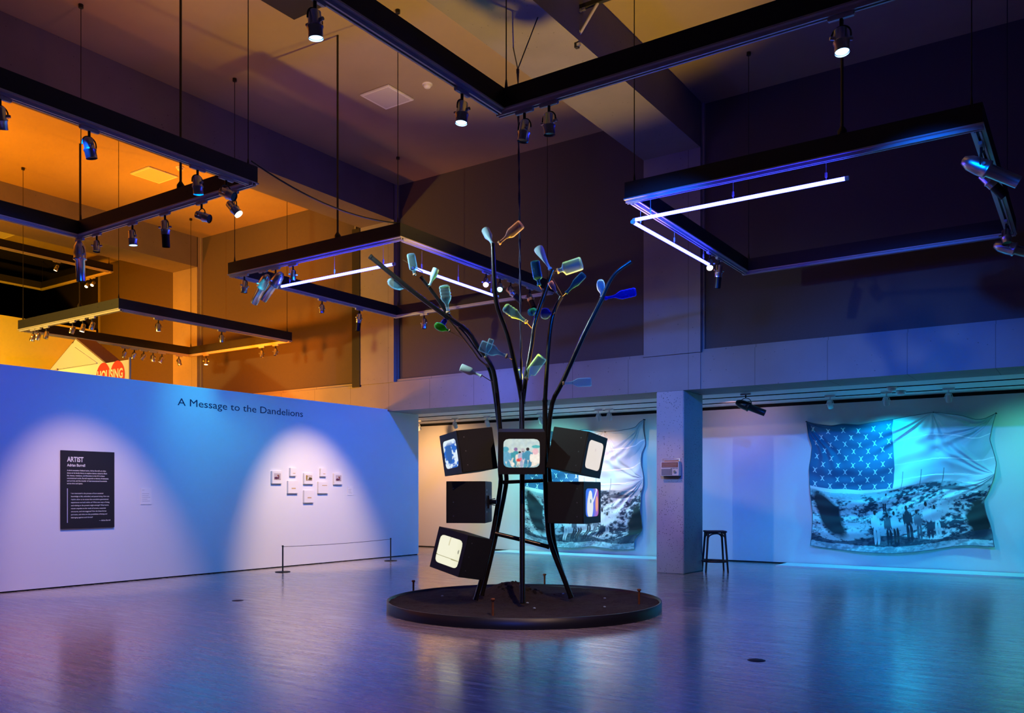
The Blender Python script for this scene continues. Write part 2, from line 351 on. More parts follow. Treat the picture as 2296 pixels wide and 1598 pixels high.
# angle bracket on the side of the beam
c = PX(1290, 60, -5.95)
t = empty('ceiling_bracket', (-5.95, c.y, 8.1), 'triangular metal bracket with a diagonal brace on the beam side', 'bracket')
a = MB(); a.box((-5.95+5.95, -.03, -.45), (.05, .03, .12)); a.build('mounting_plate', M_FRAME, t)
a = MB(); a.box((.0, -.03, .06), (1.15, .03, .12)); a.build('arm', M_FRAME, t)
a = MB(); a.tube([(.04, 0, -.30), (.36, 0, .08)], .022, 8); a.build('brace', M_TRACK, t)
for q in ((.06,0,-.42),(.06,0,-.25),(.08,-.02,.04),(.14,-.02,.04)):
    a = MB(); a.bbox((q[0]-.02,-.04,q[2]-.02),(q[0]+.03,.0,q[2]+.02),.004); a.build('bolt', M_SCREW, t)

# ------------------------------------------------------------------ suspended track frames
def track_frame(x0, x1, y0, y1, z, label, H=.24, W=.11):
    t = empty('track_frame', ((x0+x1)/2, (y0+y1)/2, z), label, 'lighting frame', 'suspended track frames')
    ox, oy = (x0+x1)/2, (y0+y1)/2
    def L(p): return (p[0]-ox, p[1]-oy, p[2]-z)
    sides = [((x0,y0),(x1,y0+W)), ((x0,y1-W),(x1,y1)), ((x0,y0+W),(x0+W,y1-W)), ((x1-W,y0+W),(x1,y1-W))]
    for k, (p, q) in enumerate(sides):
        a = MB(); a.box(L((p[0],p[1],z+.045)), L((q[0],q[1],z+H)))
        # rows of bolt heads
        n = 8
        for i in range(n):
            s = (i+.5)/n
            if k < 2:
                xx = p[0]+(q[0]-p[0])*s
                for yy in (p[1]-.003, q[1]+.003): a.disc(L((xx,yy,z+.15)), .016, (0,-1 if yy < p[1] else 1,0), 8, 1)
            else:
                yy = p[1]+(q[1]-p[1])*s
                for xx in (p[0]-.003, q[0]+.003): a.disc(L((xx,yy,z+.15)), .016, (-1 if xx < p[0] else 1,0,0), 8, 1)
        a.build('side_beam', [M_FRAME, M_DARK], t)
        a = MB(); e = .0
        a.box(L((p[0]-.01,p[1]-.01,z+.03)), L((q[0]+.01,q[1]+.01,z+.045)))
        if k < 2:
            m = (p[1]+q[1])/2; a.box(L((p[0],m-.03,z)), L((q[0],m-.012,z+.03))); a.box(L((p[0],m+.012,z)), L((q[0],m+.03,z+.03)))
            a.box(L((p[0],m-.012,z+.018)), L((q[0],m+.012,z+.03)), 1)
        else:
            m = (p[0]+q[0])/2; a.box(L((m-.03,p[1],z)), L((m-.012,q[1],z+.03))); a.box(L((m+.012,p[1],z)), L((m+.03,q[1],z+.03)))
            a.box(L((m-.012,p[1],z+.018)), L((m+.012,q[1],z+.03)), 1)
        a.build('track', [M_TRACK, M_DARK], t)
    for cx_, cy_ in ((x0+.1,y0+.06),(x1-.1,y0+.06),(x0+.1,y1-.06),(x1-.1,y1-.06)):
        a = MB(); a.tube([L((cx_,cy_,z+H)), L((cx_,cy_,CEIL-.05))], .006, 6)
        a.tube([L((cx_,cy_,z+H)), L((cx_,cy_,z+H+.10))], [.02,.008], 6)
        a.cyl(L((cx_,cy_,CEIL-.05)), L((cx_,cy_,CEIL)), .035, n=10)
        a.build('suspension_wire', M_BLK, t)
    return t
ZA, ZB = 5.17, 4.99
FC = track_frame(-12.22, -8.32, 9.36, 13.62, ZA, 'dark suspended track frame with two blue neon tubes, beside the title wall')
FD = track_frame(-12.22, -8.32, 2.55, 6.80, ZA, 'dark suspended track frame close overhead, above the title wall end nearest the camera')
FA = track_frame(-4.83, -.93, 2.60, 6.92, ZA, 'dark suspended track frame nearest above the camera, corner pointing at the tree')
FB = track_frame(-4.68, -.88, 9.30, 13.55, ZB, 'dark suspended track frame with two blue neon tubes, right of the tree')
FE = track_frame(-19.35, -15.5, 9.36, 13.66, ZB, 'suspended track frame in the orange gallery above the HOUSING banner')
FF = track_frame(-26.6, -22.8, 9.4, 13.6, 7.65, 'high suspended track frame by the dark corner of the orange gallery')
# stiff conduits down to the frames
def rod(x, y, z, label):
    a = MB(); a.tube([(x,y,z), (x,y,z+.05), (x,y,z+.1), (x,y,CEIL)], [.05,.05,.016,.016], 8)
    tag(a.build('conduit', M_BLK, origin=(x,y,z)), label, 'conduit')
def on_y(u, Y): r = ray(u, HY); return r.x*Y/r.y
rod(on_y(405, 6.74), 6.74, ZA+.24, 'black vertical conduit from the ceiling to the frame close overhead')
rod(on_y(757, 9.42), 9.42, ZA+.24, 'black vertical conduit to the neon-lit frame beside the title wall')
rod(on_y(1888, 9.36), 9.36, ZB+.24, 'black vertical conduit to the neon-lit frame right of the tree')
rod(on_y(179, 9.42), 9.42, ZB+.24, 'black vertical conduit to the frame above the banner')
a = MB(); pts = []
p0, p1 = Vector((-8.36, 6.74, ZA+.30)), Vector((-8.40, 9.42, ZA+.26))
for i in range(25):
    s = i/24; q = p0.lerp(p1, s); q.z -= .28*4*s*(1-s)*.55; pts.append(q)
a.tube(pts, .011, 6); tag(a.build('power_cable', M_BLK, origin=p0), 'black cable sagging between two suspended frames', 'cable')

# ------------------------------------------------------------------ blue neon tubes
def neon(p, q, label):
    p, q = Vector(p), Vector(q); t = empty('neon_tube', (p+q)/2, label, 'neon tube', 'blue neon tubes'); o = (p+q)/2
    d = (q-p).normalized()
    a = MB(); a.tube([p-o, q-o], .021, 12); a.build('lamp', M_TUBE, t)
    for s in (p, q):
        a = MB(); sg = 1 if s is q else -1; a.cyl(s-o, s-o+d*.035*sg, .024, n=12); a.build('end_cap', M_TRACK, t)
    for f in (.08, .5, .92):
        a = MB(); c = p.lerp(q, f)-o; a.tube([c+Vector((0,0,.02)), c+Vector((0,0,.30))], .003, 5); a.lathe([(.012,.05),(.012,.10)], 8, Matrix.Translation(c)); a.build('hanger', M_TRACK, t)
neon((-10.98, 9.46, 4.86), (-8.55, 9.46, 4.86), 'glowing blue-white tube along the near side of the frame by the title wall')
neon((-8.36, 9.72, 4.83), (-8.36, 11.85, 4.81), 'glowing blue-white tube passing behind the tree branches')
neon((-4.58, 9.40, 4.79), (-2.16, 9.40, 4.79), 'longest-looking glowing tube, upper arm of the V right of the tree')
neon((-4.62, 9.42, 4.77), (-4.62, 11.87, 4.80), 'lower arm of the glowing V, receding to the small white spotlight')

# ------------------------------------------------------------------ spotlights on the frames
def lens_mat(name, col, s): return mat(name, (.3,.3,.3), .2, emit=col, es=s)
L_OFF = mat('dark_lens', (.03,.03,.04), .1); L_WARM = lens_mat('warm_lens', (1,.75,.35), 9); L_BLUE = lens_mat('blue_lens', (.25,.55,1), 7)
L_PINK = lens_mat('pink_lens', (1,.6,.8), 9); L_GREEN = lens_mat('green_lens', (.3,1,.75), 9); L_WHITE = lens_mat('white_lens', (1,1,.9), 8)
M_WFIX = mat('white_enamel', (.75,.74,.74), .4)
def proto(kind, body, lens):
    t = bpy.data.objects.new('spotlight', None); COL.objects.link(t)
    a = MB(); a.bbox((-.10,-.02,-.035), (.10,.02,0), .006); a.build('adapter', M_TRACK if body is not M_WFIX else M_WFIX, t)
    k = {'can':1.0, 'snoot':1.0, 'long':1.55, 'small':.8}[kind]
    a = MB(); a.tube([(0,0,-.03),(0,0,-.09)], .014, 8)
    rr = .072*k
    a.tube([(rr*math.cos(x), 0, -.09-rr+rr*math.sin(x)*1.0) for x in [PI*i/10 for i in range(11)]], .007, 6)
    a.tube([(rr,0,-.09-rr),(rr,0,-.10-rr*1.2)], .007, 6); a.tube([(-rr,0,-.09-rr),(-rr,0,-.10-rr*1.2)], .007, 6)
    a.build('yoke', M_BLK if body is not M_WFIX else M_WFIX, t)
    h = MB()
    prof = {'can': [(.0,.085),(.03,.085),(.05,.07),(.052,-.02),(.062,-.03),(.062,-.04),(.055,-.05),(.055,-.12)],
            'small': [(.0,.07),(.03,.07),(.042,.055),(.045,-.02),(.052,-.03),(.048,-.09)],
            'snoot': [(.0,.085),(.03,.085),(.05,.07),(.052,-.02),(.062,-.03),(.062,-.04),(.055,-.05),(.055,-.10)],
            'long': [(.0,.20),(.04,.19),(.075,.12),(.085,.02),(.085,-.04),(.092,-.05),(.092,-.07),(.065,-.08),(.062,-.38)]}[kind]
    h.lathe(prof, 18)
    for s in (-1, 1): h.cyl((s*(rr-.02),0,0), (s*(rr+.015),0,0), .014, n=8)
    ho = h.build('housing', body, t); ho.location = (0,0,-.10-rr*1.2); ho.rotation_mode = 'QUATERNION'
    zf = prof[-1][1]; 
    if kind == 'snoot':
        s_ = MB(); s_.lathe([(.050,-.10),(.050,-.26)], 18); s_.lathe([(.046,-.26),(.046,-.10)], 18); s_.build('snoot', M_BLK, ho)
    e = MB(); e.disc((0,0,zf+.012), prof[-1][0]-.004, (0,0,-1), 18); e.build('lens', lens, ho)
    return t
protos = {}
def fixture(p, aim, label, kind='can', lens=L_OFF, body=None, along='x', group='track spotlights'):
    body = body or M_SILVER; key = (kind, body.name, lens.name)
    if key not in protos: protos[key] = proto(kind, body, lens); t = protos[key]
    else: t = copy_tree(protos[key])
    t.location = p; t.rotation_euler = (0,0,0 if along == 'x' else PI/2)
    tag(t, label, 'spotlight', group)
    for h in t.children:
        if h.name.startswith('housing'):
            q = Quaternion((0,0,1), 0 if along == 'x' else PI/2)
            h.rotation_quaternion = q.inverted() @ aim_quat(aim)
    return t
def on_x(u, X): r = ray(u, HY); return r.y*X/r.x
xr = -8.375; yf = 6.745
for u, aim, lab, kd in ((0, (-.35,.3,-1), 'silver spotlight at the photo edge on the frame close overhead', 'can'),
                    (200, (.05,.2,-1), 'dark silver spotlight midway along the near beam of the frame close overhead', 'can'),
                    (443, (0,.1,-1), 'silver spotlight with blue edge near the pointed corner of the frame close overhead', 'can'),
                    (507, (.9,.3,-.45), 'gold-glinting spotlight right at the corner of the frame close overhead', 'can')):
    fixture((xr, on_x(u, xr), ZA), aim, lab, kd, along='y')
fixture((on_y(522, yf), yf, ZA), (.55,.25,-.7), 'lit white-lensed spotlight just below the corner of the frame close overhead', 'can', L_WHITE)
fixture((on_y(452, yf), yf, ZA), (.9,.35,-.35), 'tilted spotlight pointing sideways toward the tree on the frame close overhead', 'can')
fixture((on_y(370, yf), yf, ZA), (-.05,.1,-1), 'spotlight with a long black snoot hanging straight down', 'snoot', L_OFF)
fixture((on_y(297, yf), yf, ZA), (0,.1,-1), 'blue-glowing spotlight between the long snoot and the big profile light', 'can', L_BLUE)
fixture((on_y(217, yf), yf, ZA), (.1,-.1,-1), 'small blue-lit spotlight next to the big profile light', 'small')
fixture((on_y(179, yf), yf, ZA), (0,.05,-1), 'big silver profile light hanging upright at the corner of the frame close overhead', 'long')
xl = -4.775
fixture((xl, on_x(706, xl), ZA), (.0,.1,-1), 'spotlight with bright blue lens at the top edge above the yellow ceiling', 'can', L_BLUE, along='y')
fixture((xl, on_x(1036, xl), ZA), (.0,-.1,-1), 'blue-glowing spotlight near the corner of the frame above the tree', 'can', L_BLUE, along='y')
yA = 6.865
fixture((on_y(1176, yA), yA, ZA), (-.1,-.1,-1), 'silver spotlight with ring beside the hanging cable', 'can')
fixture((on_y(1231, yA), yA, ZA), (0,.05,-1), 'copper-tinted spotlight, second along from the frame corner above the tree', 'can')
fixture((on_y(1886, yA), yA, ZA), (.1,-.15,-1), 'copper spotlight with bright cyan lens below the long nearest beam', 'can', L_BLUE)
yC = 9.415; xC = -12.165
fixture((on_y(548, yC), yC, ZA), (-.1,0,-1), 'small silver spotlight at the end of the neon frame by the title wall', 'can')
fixture((on_y(618, yC), yC, ZA), (-.75,-.1,-.75), 'large blue-lit profile light at the end of the neon tube', 'long')
fixture((on_y(590, yC), yC, ZA), (-.8,.1,-.8), 'second large profile light just behind the one at the tube end', 'long')
fixture((on_y(657, yC), yC, ZA), (-.2,.1,-1), 'small round spotlight above the start of the neon tube', 'small')
for u, lab, kd in ((722, 'small blue spotlight under the far beam of the neon frame by the title wall', 'small'), (805, 'blue spotlight with black snoot by the dark wall reveal', 'snoot')):
    fixture((xC, on_x(u, xC), ZA), (-.15,.0,-1), lab, kd, along='y')
fixture((on_y(951, 13.565), 13.565, ZA), (0,0,-1), 'lone blue spotlight below the purple beam behind the branches', 'can')
fixture((xr, on_x(1090, xr), ZA), (.3,-.5,-.6), 'pink-glowing spotlight behind the tree beside the neon tube', 'small', L_PINK, along='y')
fixture((xr, on_x(1121, xr), ZA), (.3,-.5,-.6), 'green-glowing spotlight right behind the tall branch', 'small', L_GREEN, along='y')
fixture((xr, on_x(1145, xr), ZA), (.6,.4,-.7), 'unlit spotlight with black snoot pointing away behind the tree', 'snoot', along='y')
fixture((xr, on_x(1188, xr), ZA), (.5,-.3,-.8), 'unlit spotlight with black snoot by the hanging twisted cable', 'snoot', along='y')
# frame B
xB = -4.625
fixture((xB, on_x(1592, xB), ZB), (.2,-.6,-.8), 'white-glowing spotlight at the end of the lower neon arm', 'small', L_WHITE, along='y')
fixture((xB, on_x(1612, xB), ZB), (-.15,.1,-1), 'spotlight with black snoot just beyond the white-glowing one', 'snoot', along='y')
xB2 = -.935
fixture((xB2, 9.75, ZB), (.85,.25,-.5), 'big orange-lit profile light on the near end of the neon frame right of the tree', 'long', along='y')
fixture((xB2, 10.3, ZB), (.6,.3,-.7), 'small spotlight with glowing tip behind the big orange-lit profile light', 'snoot', L_PINK, along='y')
fixture((xB2, 12.7, ZB), (.1,-.3,-1), 'silver spotlight at the far corner of the frame right of the tree', 'can', along='y')
fixture((xB2, 13.2, ZB), (.9,.2,-.35), 'long blue profile light pointing sideways at the far corner', 'long', along='y')
# frame E
yE0, yE1, xE0, xE1 = 9.415, 13.605, -19.295, -15.555
ws = ['nearest the outer corner', 'second from the outer corner', 'third from the outer corner', 'brightest of the middle three', 'second of the middle three', 'dark one nearest the ridge corner']
for u, nm, ln in zip((74, 86, 104, 163, 186, 207), ws, (L_OFF, L_WARM, L_OFF, L_WARM, L_WARM, L_OFF)):
    fixture((on_y(u, yE0), yE0, ZB), (random.uniform(-.4,.2), -.2, -.9), 'small gallery spotlight on the banner frame near beam, '+nm, 'small', ln)
for u, nm in ((355, 'first under the blue-edged beam'), (497, 'second under the blue-edged beam')):
    fixture((xE1, on_x(u, xE1), ZB), (-.1,.1,-1), 'small gallery spotlight on the banner frame, '+nm, 'small', L_WARM if u == 355 else L_OFF, along='y')
ws = ['tilted one first above the banner', 'second above the banner', 'third above the banner', 'brightest above the banner', 'fifth above the banner', 'last before the far corner']
for u, nm, ln in zip((280, 301, 322, 343, 363, 401), ws, (L_WARM, L_OFF, L_OFF, L_WARM, L_WARM, L_OFF)):
    fixture((xE0, on_x(u, xE0), ZB), (random.uniform(-.5,.5), random.uniform(-.6,.3), -.9), 'small gallery spotlight on the banner frame outer beam, '+nm, 'small', ln, along='y')
for u, nm in ((462, 'alone near the far corner'), (587, 'first by the tip'), (618, 'at the very tip')):
    fixture((on_y(u, yE1), yE1, ZB), (.1,-.1,-1), 'small gallery spotlight on the banner frame far beam, '+nm, 'small', L_WARM if u == 462 else L_OFF)
xF = -22.855
fixture((xF, on_x(127, xF), 7.65), (-.2,-.3,-.9), 'tiny glowing spotlight on the high frame by the dark corner', 'small', L_WARM, along='y')
for u, nm in ((196, 'brighter of the pair'), (209, 'dimmer of the pair')):
    fixture((on_y(u, 13.545), 13.545, 7.65), (.2,-.5,-.7), 'tiny spotlight under the far beam of the high frame, '+nm, 'small', L_WARM)
# white spotlights of the lower gallery
for u, nm in ((938,'beside the end of the title wall'),(1020,'over the orange-lit wall'),(1092,'behind the tree trunk'),(1212,'between the trunk and the branches'),(1342,'just before the flag corner'),(1366,'above the flag behind the tree'),
              (1861,'nearest the column, over the X-patterned corner'),(1987,'middle one over the large flag'),(2127,'farthest from the column, over the large flag')):
    yy = 16.95
    fixture((on_y(u, yy), yy, LIN-.005), (.0,.6,-.8), 'small white spotlight on the low gallery ceiling, '+nm, 'small', L_OFF, M_WFIX, group='white gallery spotlights')
fixture((on_y(1672, 15.8), 15.8, LIN), (.85,.2,-.38), 'black profile spotlight under the concrete lintel beside the column', 'long', L_OFF, M_BLK)

# ------------------------------------------------------------------ lettering
def glyphs(body, width=None, cap=None, bold=0.0, align='L', thick=.0015):
    c = bpy.data.curves.new('letters', 'FONT'); c.body = body; c.size = 1; c.offset = bold; c.resolution_u = 3
    o = bpy.data.objects.new('letters', c); COL.objects.link(o)
    dg = bpy.context.evaluated_depsgraph_get(); me = bpy.data.meshes.new_from_object(o.evaluated_get(dg))
    co = np.array([v.co[:] for v in me.vertices]); fs = [list(p.vertices) for p in me.polygons]
    bpy.data.objects.remove(o); bpy.data.curves.remove(c); bpy.data.meshes.remove(me)
    co[:, 0] -= co[:, 0].min()
    sy = (cap/.70) if cap else 1.0
    sx = (width/co[:, 0].max()) if width else sy
    co[:, 0] *= sx; co[:, 1] *= sy; co[:, 2] = 0
    if align == 'R': co[:, 0] -= co[:, 0].max()
    return co, fs
def add_text(mb, body, M, mi=0, **k):
    co, fs = glyphs(body, **k)
    mb.add([M @ Vector(q) for q in co], fs, mi)
def wallM(p, face):   # face 'X' = surface facing +X, 'Y' = surface facing -Y
    if face == 'X': R = Matrix(((0,0,1),(1,0,0),(0,1,0)))
    else: R = Matrix(((1,0,0),(0,0,-1),(0,1,0)))
    return Matrix.Translation(p) @ R.to_4x4()
M_INK = mat('navy_vinyl_lettering', (.01,.02,.06), .5)
M_CREAM = mat('cream_lettering', (.85,.80,.72), .6)
WX = -13.42
p, q = PX(398, 908, WX), PX(679, 936, WX)
t = empty('wall_lettering', (WX, p.y, p.z), 'dark blue title lettering near the top of the blue-lit wall', 'lettering')
co, fs = glyphs('A Message to the Dandelions', width=q.y-p.y, cap=.130)
# letters belong to the word whose gap-free run they stand in
lo = {}
cuts = [0]; xs = np.sort(co[:, 0]); gaps = np.diff(xs); big = np.argsort(-gaps)[:4]; cuts = sorted((xs[i]+xs[i+1])/2 for i in big)
for wi in range(5):
    x0_ = cuts[wi-1] if wi else -1; x1_ = cuts[wi] if wi < 4 else 99
    idx = [i for i in range(len(co)) if x0_ <= co[i, 0] < x1_]; mp_ = {i: k for k, i in enumerate(idx)}
    a = MB(); Mx = wallM((.003, 0, 0), 'X'); a.add([Mx @ Vector(co[i]) for i in idx], [[mp_[i] for i in f] for f in fs if f[0] in mp_]); a.build('word', M_INK, t)
# black text panel
A, B = PX(134.6, 1009, WX), PX(254.4, 1182, WX)
y0, y1, zt, zb = A.y, B.y, PX(134.6, 1009, WX).z, PX(134.6, 1185.5, WX).z
W_, H_ = y1-y0, zt-zb
t = empty('text_panel', (WX, (y0+y1)/2, zb), 'black artist text panel with cream lettering on the title wall', 'text panel')
def PM(fx, fy): return wallM((.0335, (fx-.5)*W_, (1-fy)*H_), 'X')
a = MB(); a.bbox((.004, -W_/2, 0), (.032, W_/2, H_), .003); a.build('board', mat('black_panel_print', (.016,.012,.012), .6), t)
a = MB(); add_text(a, 'ARTIST', PM(.105,.142), width=.30*W_, cap=.062*H_, bold=.03)
add_text(a, 'Adrian Burrell', PM(.105,.203), width=.33*W_, cap=.034*H_, bold=.025); a.build('heading', M_CREAM, t)
a = MB()
L1 = ["A third-generation Oakland native, Adrian Burrell's art often", "draws on his family history to explore themes related to Black", "life, history, resistance, and liberation in the US. In these",
      "commissioned works, Burrell responds to themes of intimacies", "and survival, and the transfer of intergenerational knowledge", "across time and space."]
for i, (s, wd) in enumerate(zip(L1, (.725,.75,.70,.775,.745,.285))): add_text(a, s, PM(.105, .262+.0335*i), width=wd*W_, cap=.017*H_, bold=.02)
L2 = ["I am interested in the process of how ancestral", "knowledge is felt, embodied, and passed along. How can", "rhythm allow us to access the cumulative generational", "experiences we hold within us? What new ways of being",
      "and relating to the present might emerge? What harms", "remain unspoken as the result of torture, corporate", "structures, and microaggress? How do these forces", "permeate, and what are the possibilities of being and", "belonging against such forces?"]
for i, (s, wd) in enumerate(zip(L2, (.60,.715,.70,.72,.705,.65,.66,.675,.40))): add_text(a, s, PM(.178, .556+.0388*i), width=wd*W_, cap=.016*H_, bold=.015)
add_text(a, '\u2014 Adrian Burrell', PM(.70,.912), width=.215*W_, cap=.016*H_, bold=.02)
a.build('body_text', M_CREAM, t)
a = MB(); a.box((.0325,(.105-.5)*W_,.075*H_),(.0345,(.118-.5)*W_,.515*H_)); a.build('rule', mat('lavender_rule', (.6,.55,.65), .6), t)
# small plaques
for (u0, v0, u1, v1), lab in (((315,1093.5,339,1131), 'small white wall label beside the black text panel'), ((779,1089,791,1110), 'tiny white wall label just beyond the cluster of small pictures')):
    A = PX(u0, v1, WX); B = PX(u1, v0, WX)
    t = empty('wall_label', (WX, A.y, A.z), lab, 'label')
    a = MB(); a.bbox((0,0,0), (.008, B.y-A.y, B.z-A.z), .001); a.build('card', mat('label_card', (.86,.84,.80), .7), t)
    a = MB(); w2, h2 = B.y-A.y, B.z-A.z
    for i in range(7):
        if i == 1: continue
        a.box((.0082, .12*w2, h2*(.86-.11*i)), (.0088, w2*(.35 if i == 0 else random.uniform(.6,.9)), h2*(.86-.11*i)+.005))
    a.build('printed_lines', mat('label_print', (.45,.42,.42), .8), t)

# ------------------------------------------------------------------ vertex colour art
rng = np.random.RandomState(4)
def vnoise(x, y, seed=0):
    xi = np.floor(x).astype(int); yi = np.floor(y).astype(int); fx = x-xi; fy = y-yi
    def h(a, b): n = np.sin(a*127.1+b*311.7+seed*74.7)*43758.5453; return n-np.floor(n)
    fx = fx*fx*(3-2*fx); fy = fy*fy*(3-2*fy)
    return (h(xi,yi)*(1-fx)+h(xi+1,yi)*fx)*(1-fy)+(h(xi,yi+1)*(1-fx)+h(xi+1,yi+1)*fx)*fy
def fbm(x, y, o=4, seed=0):
    s = 0; a = .5
    for i in range(o): s = s+a*vnoise(x*2**i, y*2**i, seed+i); a *= .5
    return s/(1-.5**o)
def grid_mesh(name, pos, colr, m, parent=None, origin=None, smooth=True):
    ny, nx = pos.shape[:2]; o0 = np.array(origin if origin is not None else (0,0,0), float)
    v = (pos.reshape(-1, 3)-o0); i = np.arange(ny*nx).reshape(ny, nx)
    f = np.stack([i[:-1,:-1], i[1:,:-1], i[1:,1:], i[:-1,1:]], -1).reshape(-1, 4)
    me = bpy.data.meshes.new(name); me.from_pydata(v.tolist(), [], f.tolist()); me.update()
    ca = me.color_attributes.new('art', 'FLOAT_COLOR', 'POINT')
    c4 = np.ones((ny*nx, 4), np.float32); c4[:, :3] = np.clip(colr.reshape(-1, 3), 0, 1); ca.data.foreach_set('color', c4.ravel())
    me.materials.append(m); me.polygons.foreach_set('use_smooth', [smooth]*len(me.polygons))
    o = bpy.data.objects.new(name, me); COL.objects.link(o)
    if parent is not None: o.parent = parent
    else: o.location = tuple(o0)
    return o
def over(c, mask, col, a=1.0):
    mask = np.clip(mask, 0, 1)[..., None]*a; return c*(1-mask)+np.array(col)*mask
def ell(s, t, cx, cy, rx, ry, soft=.15):
    return np.clip((1-np.sqrt(((s-cx)/rx)**2+((t-cy)/ry)**2))/soft, 0, 1)
def figure(c, s, t, x, top, h, col, lean=0, shirt=None, asp=.7):
    k = h; g = lambda cx, cy, rx, ry: ell(s, t, x+cx*k*asp+lean*(cy)*k*asp, top+cy*k, rx*k*asp, ry*k)
    sh = shirt or col
    c = over(c, g(-.06,.75,.07,.27), col); c = over(c, g(.08,.75,.07,.27), col)
    c = over(c, g(0,.34,.15,.23), sh); c = over(c, g(-.15,.36,.05,.17), sh); c = over(c, g(.15,.36,.05,.17), sh)
    c = over(c, g(0,.07,.065,.075), (.03,.025,.03)); return c

# pictures on the title wall
FRAMES = [((607,1056,630,1084), 1, 'photo print leftmost of the eight small pictures'), ((648,1049,662,1067), 0, 'tiny white card at upper left of the picture cluster'),
          ((679,1061,700,1085), 2, 'photo print with yellow tones in the middle of the cluster'), ((716,1050,729,1068), 0, 'tiny white card at upper right of the picture cluster'),
          ((746,1061,765,1086), 1, 'photo print rightmost of the eight small pictures'), ((643,1078,666,1106), 3, 'white card with tan strip, middle row toward the text panel'),
          ((711,1080,733,1106), 4, 'white card with tan strip high on it, middle row toward the gallery'), ((679,1099,701,1127), 3, 'white card with tan strip, lowest of the cluster')]
M_CARD = mat('white_picture_board', (.84,.80,.76), .6); M_TAN = mat('tan_strip', (.62,.40,.16), .6); M_ART = vcol_mat('printed_picture')
for (u0,v0,u1,v1), kd, lab in FRAMES:
    A = PX(u0, v1, WX); B = PX(u1, v0, WX); w2, h2 = B.y-A.y, B.z-A.z
    t = empty('small_picture', (WX, A.y, A.z), lab, 'picture', 'small pictures on the title wall')
    a = MB(); a.bbox((0,0,0), (.045, w2, h2), .004); a.build('board', M_CARD, t)
    if kd in (1, 2):
        n = 40; S, T = np.meshgrid(np.linspace(0,1,n), np.linspace(0,1,n))
        c = np.ones((n,n,3))*np.array((.62,.52,.42) if kd == 2 else (.55,.46,.45)); c = over(c, T-.75, (.35,.25,.15), 3)
        if kd == 1:
            c = over(c, ell(S,T,.35,.72,.33,.20), (.10,.02,.06)); c = over(c, ell(S,T,.70,.55,.09,.38), (.12,.03,.05)); c = over(c, ell(S,T,.58,.35,.12,.16), (.3,.1,.05))
        else:
            c = over(c, ell(S,T,.65,.62,.38,.25), (.08,.05,.01)); c = over(c, ell(S,T,.12,.4,.16,.5), (.30,.18,.02)); c = over(c, ell(S,T,.35,.5,.14,.2), (.7,.7,.6))
        pos = np.stack([np.full_like(S,.0465), w2*(.17+.66*S), h2*(.82-.52*T)], -1)
        grid_mesh('print', pos, c, M_ART, t, smooth=False)
    else:
        f = {0:(.40,.78,.30,.37), 3:(.33,.72,.36,.45), 4:(.36,.86,.66,.72)}[kd]
        a = MB(); a.box((.045, w2*f[0], h2*f[2]), (.0465, w2*f[1], h2*f[3])); a.build('strip', M_TAN, t)

# ------------------------------------------------------------------ floor-standing barrier
pa, pb = PZ(634, 1282, 0), PZ(876, 1257, 0)
t = empty('rope_barrier', (pa.x, pa.y, 0), 'low black two-post rope barrier on the floor before the small pictures', 'barrier'); h = .49
for p in (pa, pb):
    c = p-pa; Mx = Matrix.Translation(c)
    a = MB(); a.tube([c+Vector((0,0,.015)), c+Vector((0,0,h))], .014, 12); a.lathe([(.0,h+.012),(.018,h+.01),(.018,h-.02)], 12, Mx); po = a.build('post', M_BLK, t)
    a = MB(); a.lathe([(0,0),(.14,0),(.14,.012),(.05,.02),(.0,.02)], 28, Mx); a.build('base', M_BLK, po)
q0, q1 = Vector((0,0,h-.015)), pb-pa+Vector((0,0,h-.015))
a = MB(); a.tube([q0.lerp(q1, i/12)-Vector((0,0,.08*(i/12)*(1-i/12))) for i in range(13)], .005, 6); a.build('cord', M_BLK, t)
# floor outlets
for u, v, lab in ((1696,1480,'dark oval floor outlet cover on the empty floor in front of the stool'), (533,1346,'small dark floor outlet in front of the title wall')):
    p = PZ(u, v, 0); a = MB(); a.lathe([(0,.004),(.07,.004),(.08,0)], 24, Matrix.Translation(p)); tag(a.build('floor_outlet', M_DARK, origin=p), lab, 'floor outlet')

# ------------------------------------------------------------------ bottle tree
TC = Vector((-6.10, 9.25, 0))
t = empty('round_planter', TC, 'low round black metal tray filled with soil under the bottle tree', 'planter')
a = MB(); a.lathe([(1.76,0),(1.76,.126),(1.735,.126),(1.735,.0)], 96); a.lathe([(1.74,.01),(0,.01)], 96); a.build('rim', mat('dark_steel_rim', (.02,.02,.022), .4, metal=.4), t)
nr, na = 46, 110; R_, A_ = np.meshgrid(np.linspace(.0,1,nr)*1.74, np.linspace(0,2*PI,na))
X, Y = R_*np.cos(A_), R_*np.sin(A_)
mc = P(1150, 1310, 11.45)-TC
Z = .092+.20*np.exp(-((X-mc.x)**2+(Y-mc.y)**2)/(2*.26**2))+.05*np.exp(-((X-mc.x+.5)**2+(Y-mc.y)**2)/(2*.35**2))+.05*(fbm(X*3+9,Y*3+9)-.5)+.03*(fbm(X*14+50,Y*14+50,3)-.5)
Z = np.where(R_ > 1.6, np.minimum(Z, .105), Z)
so = grid_mesh('soil', np.stack([X,Y,Z], -1), np.ones((na,nr,3)), M_SOIL, t); so['kind'] = 'stuff'
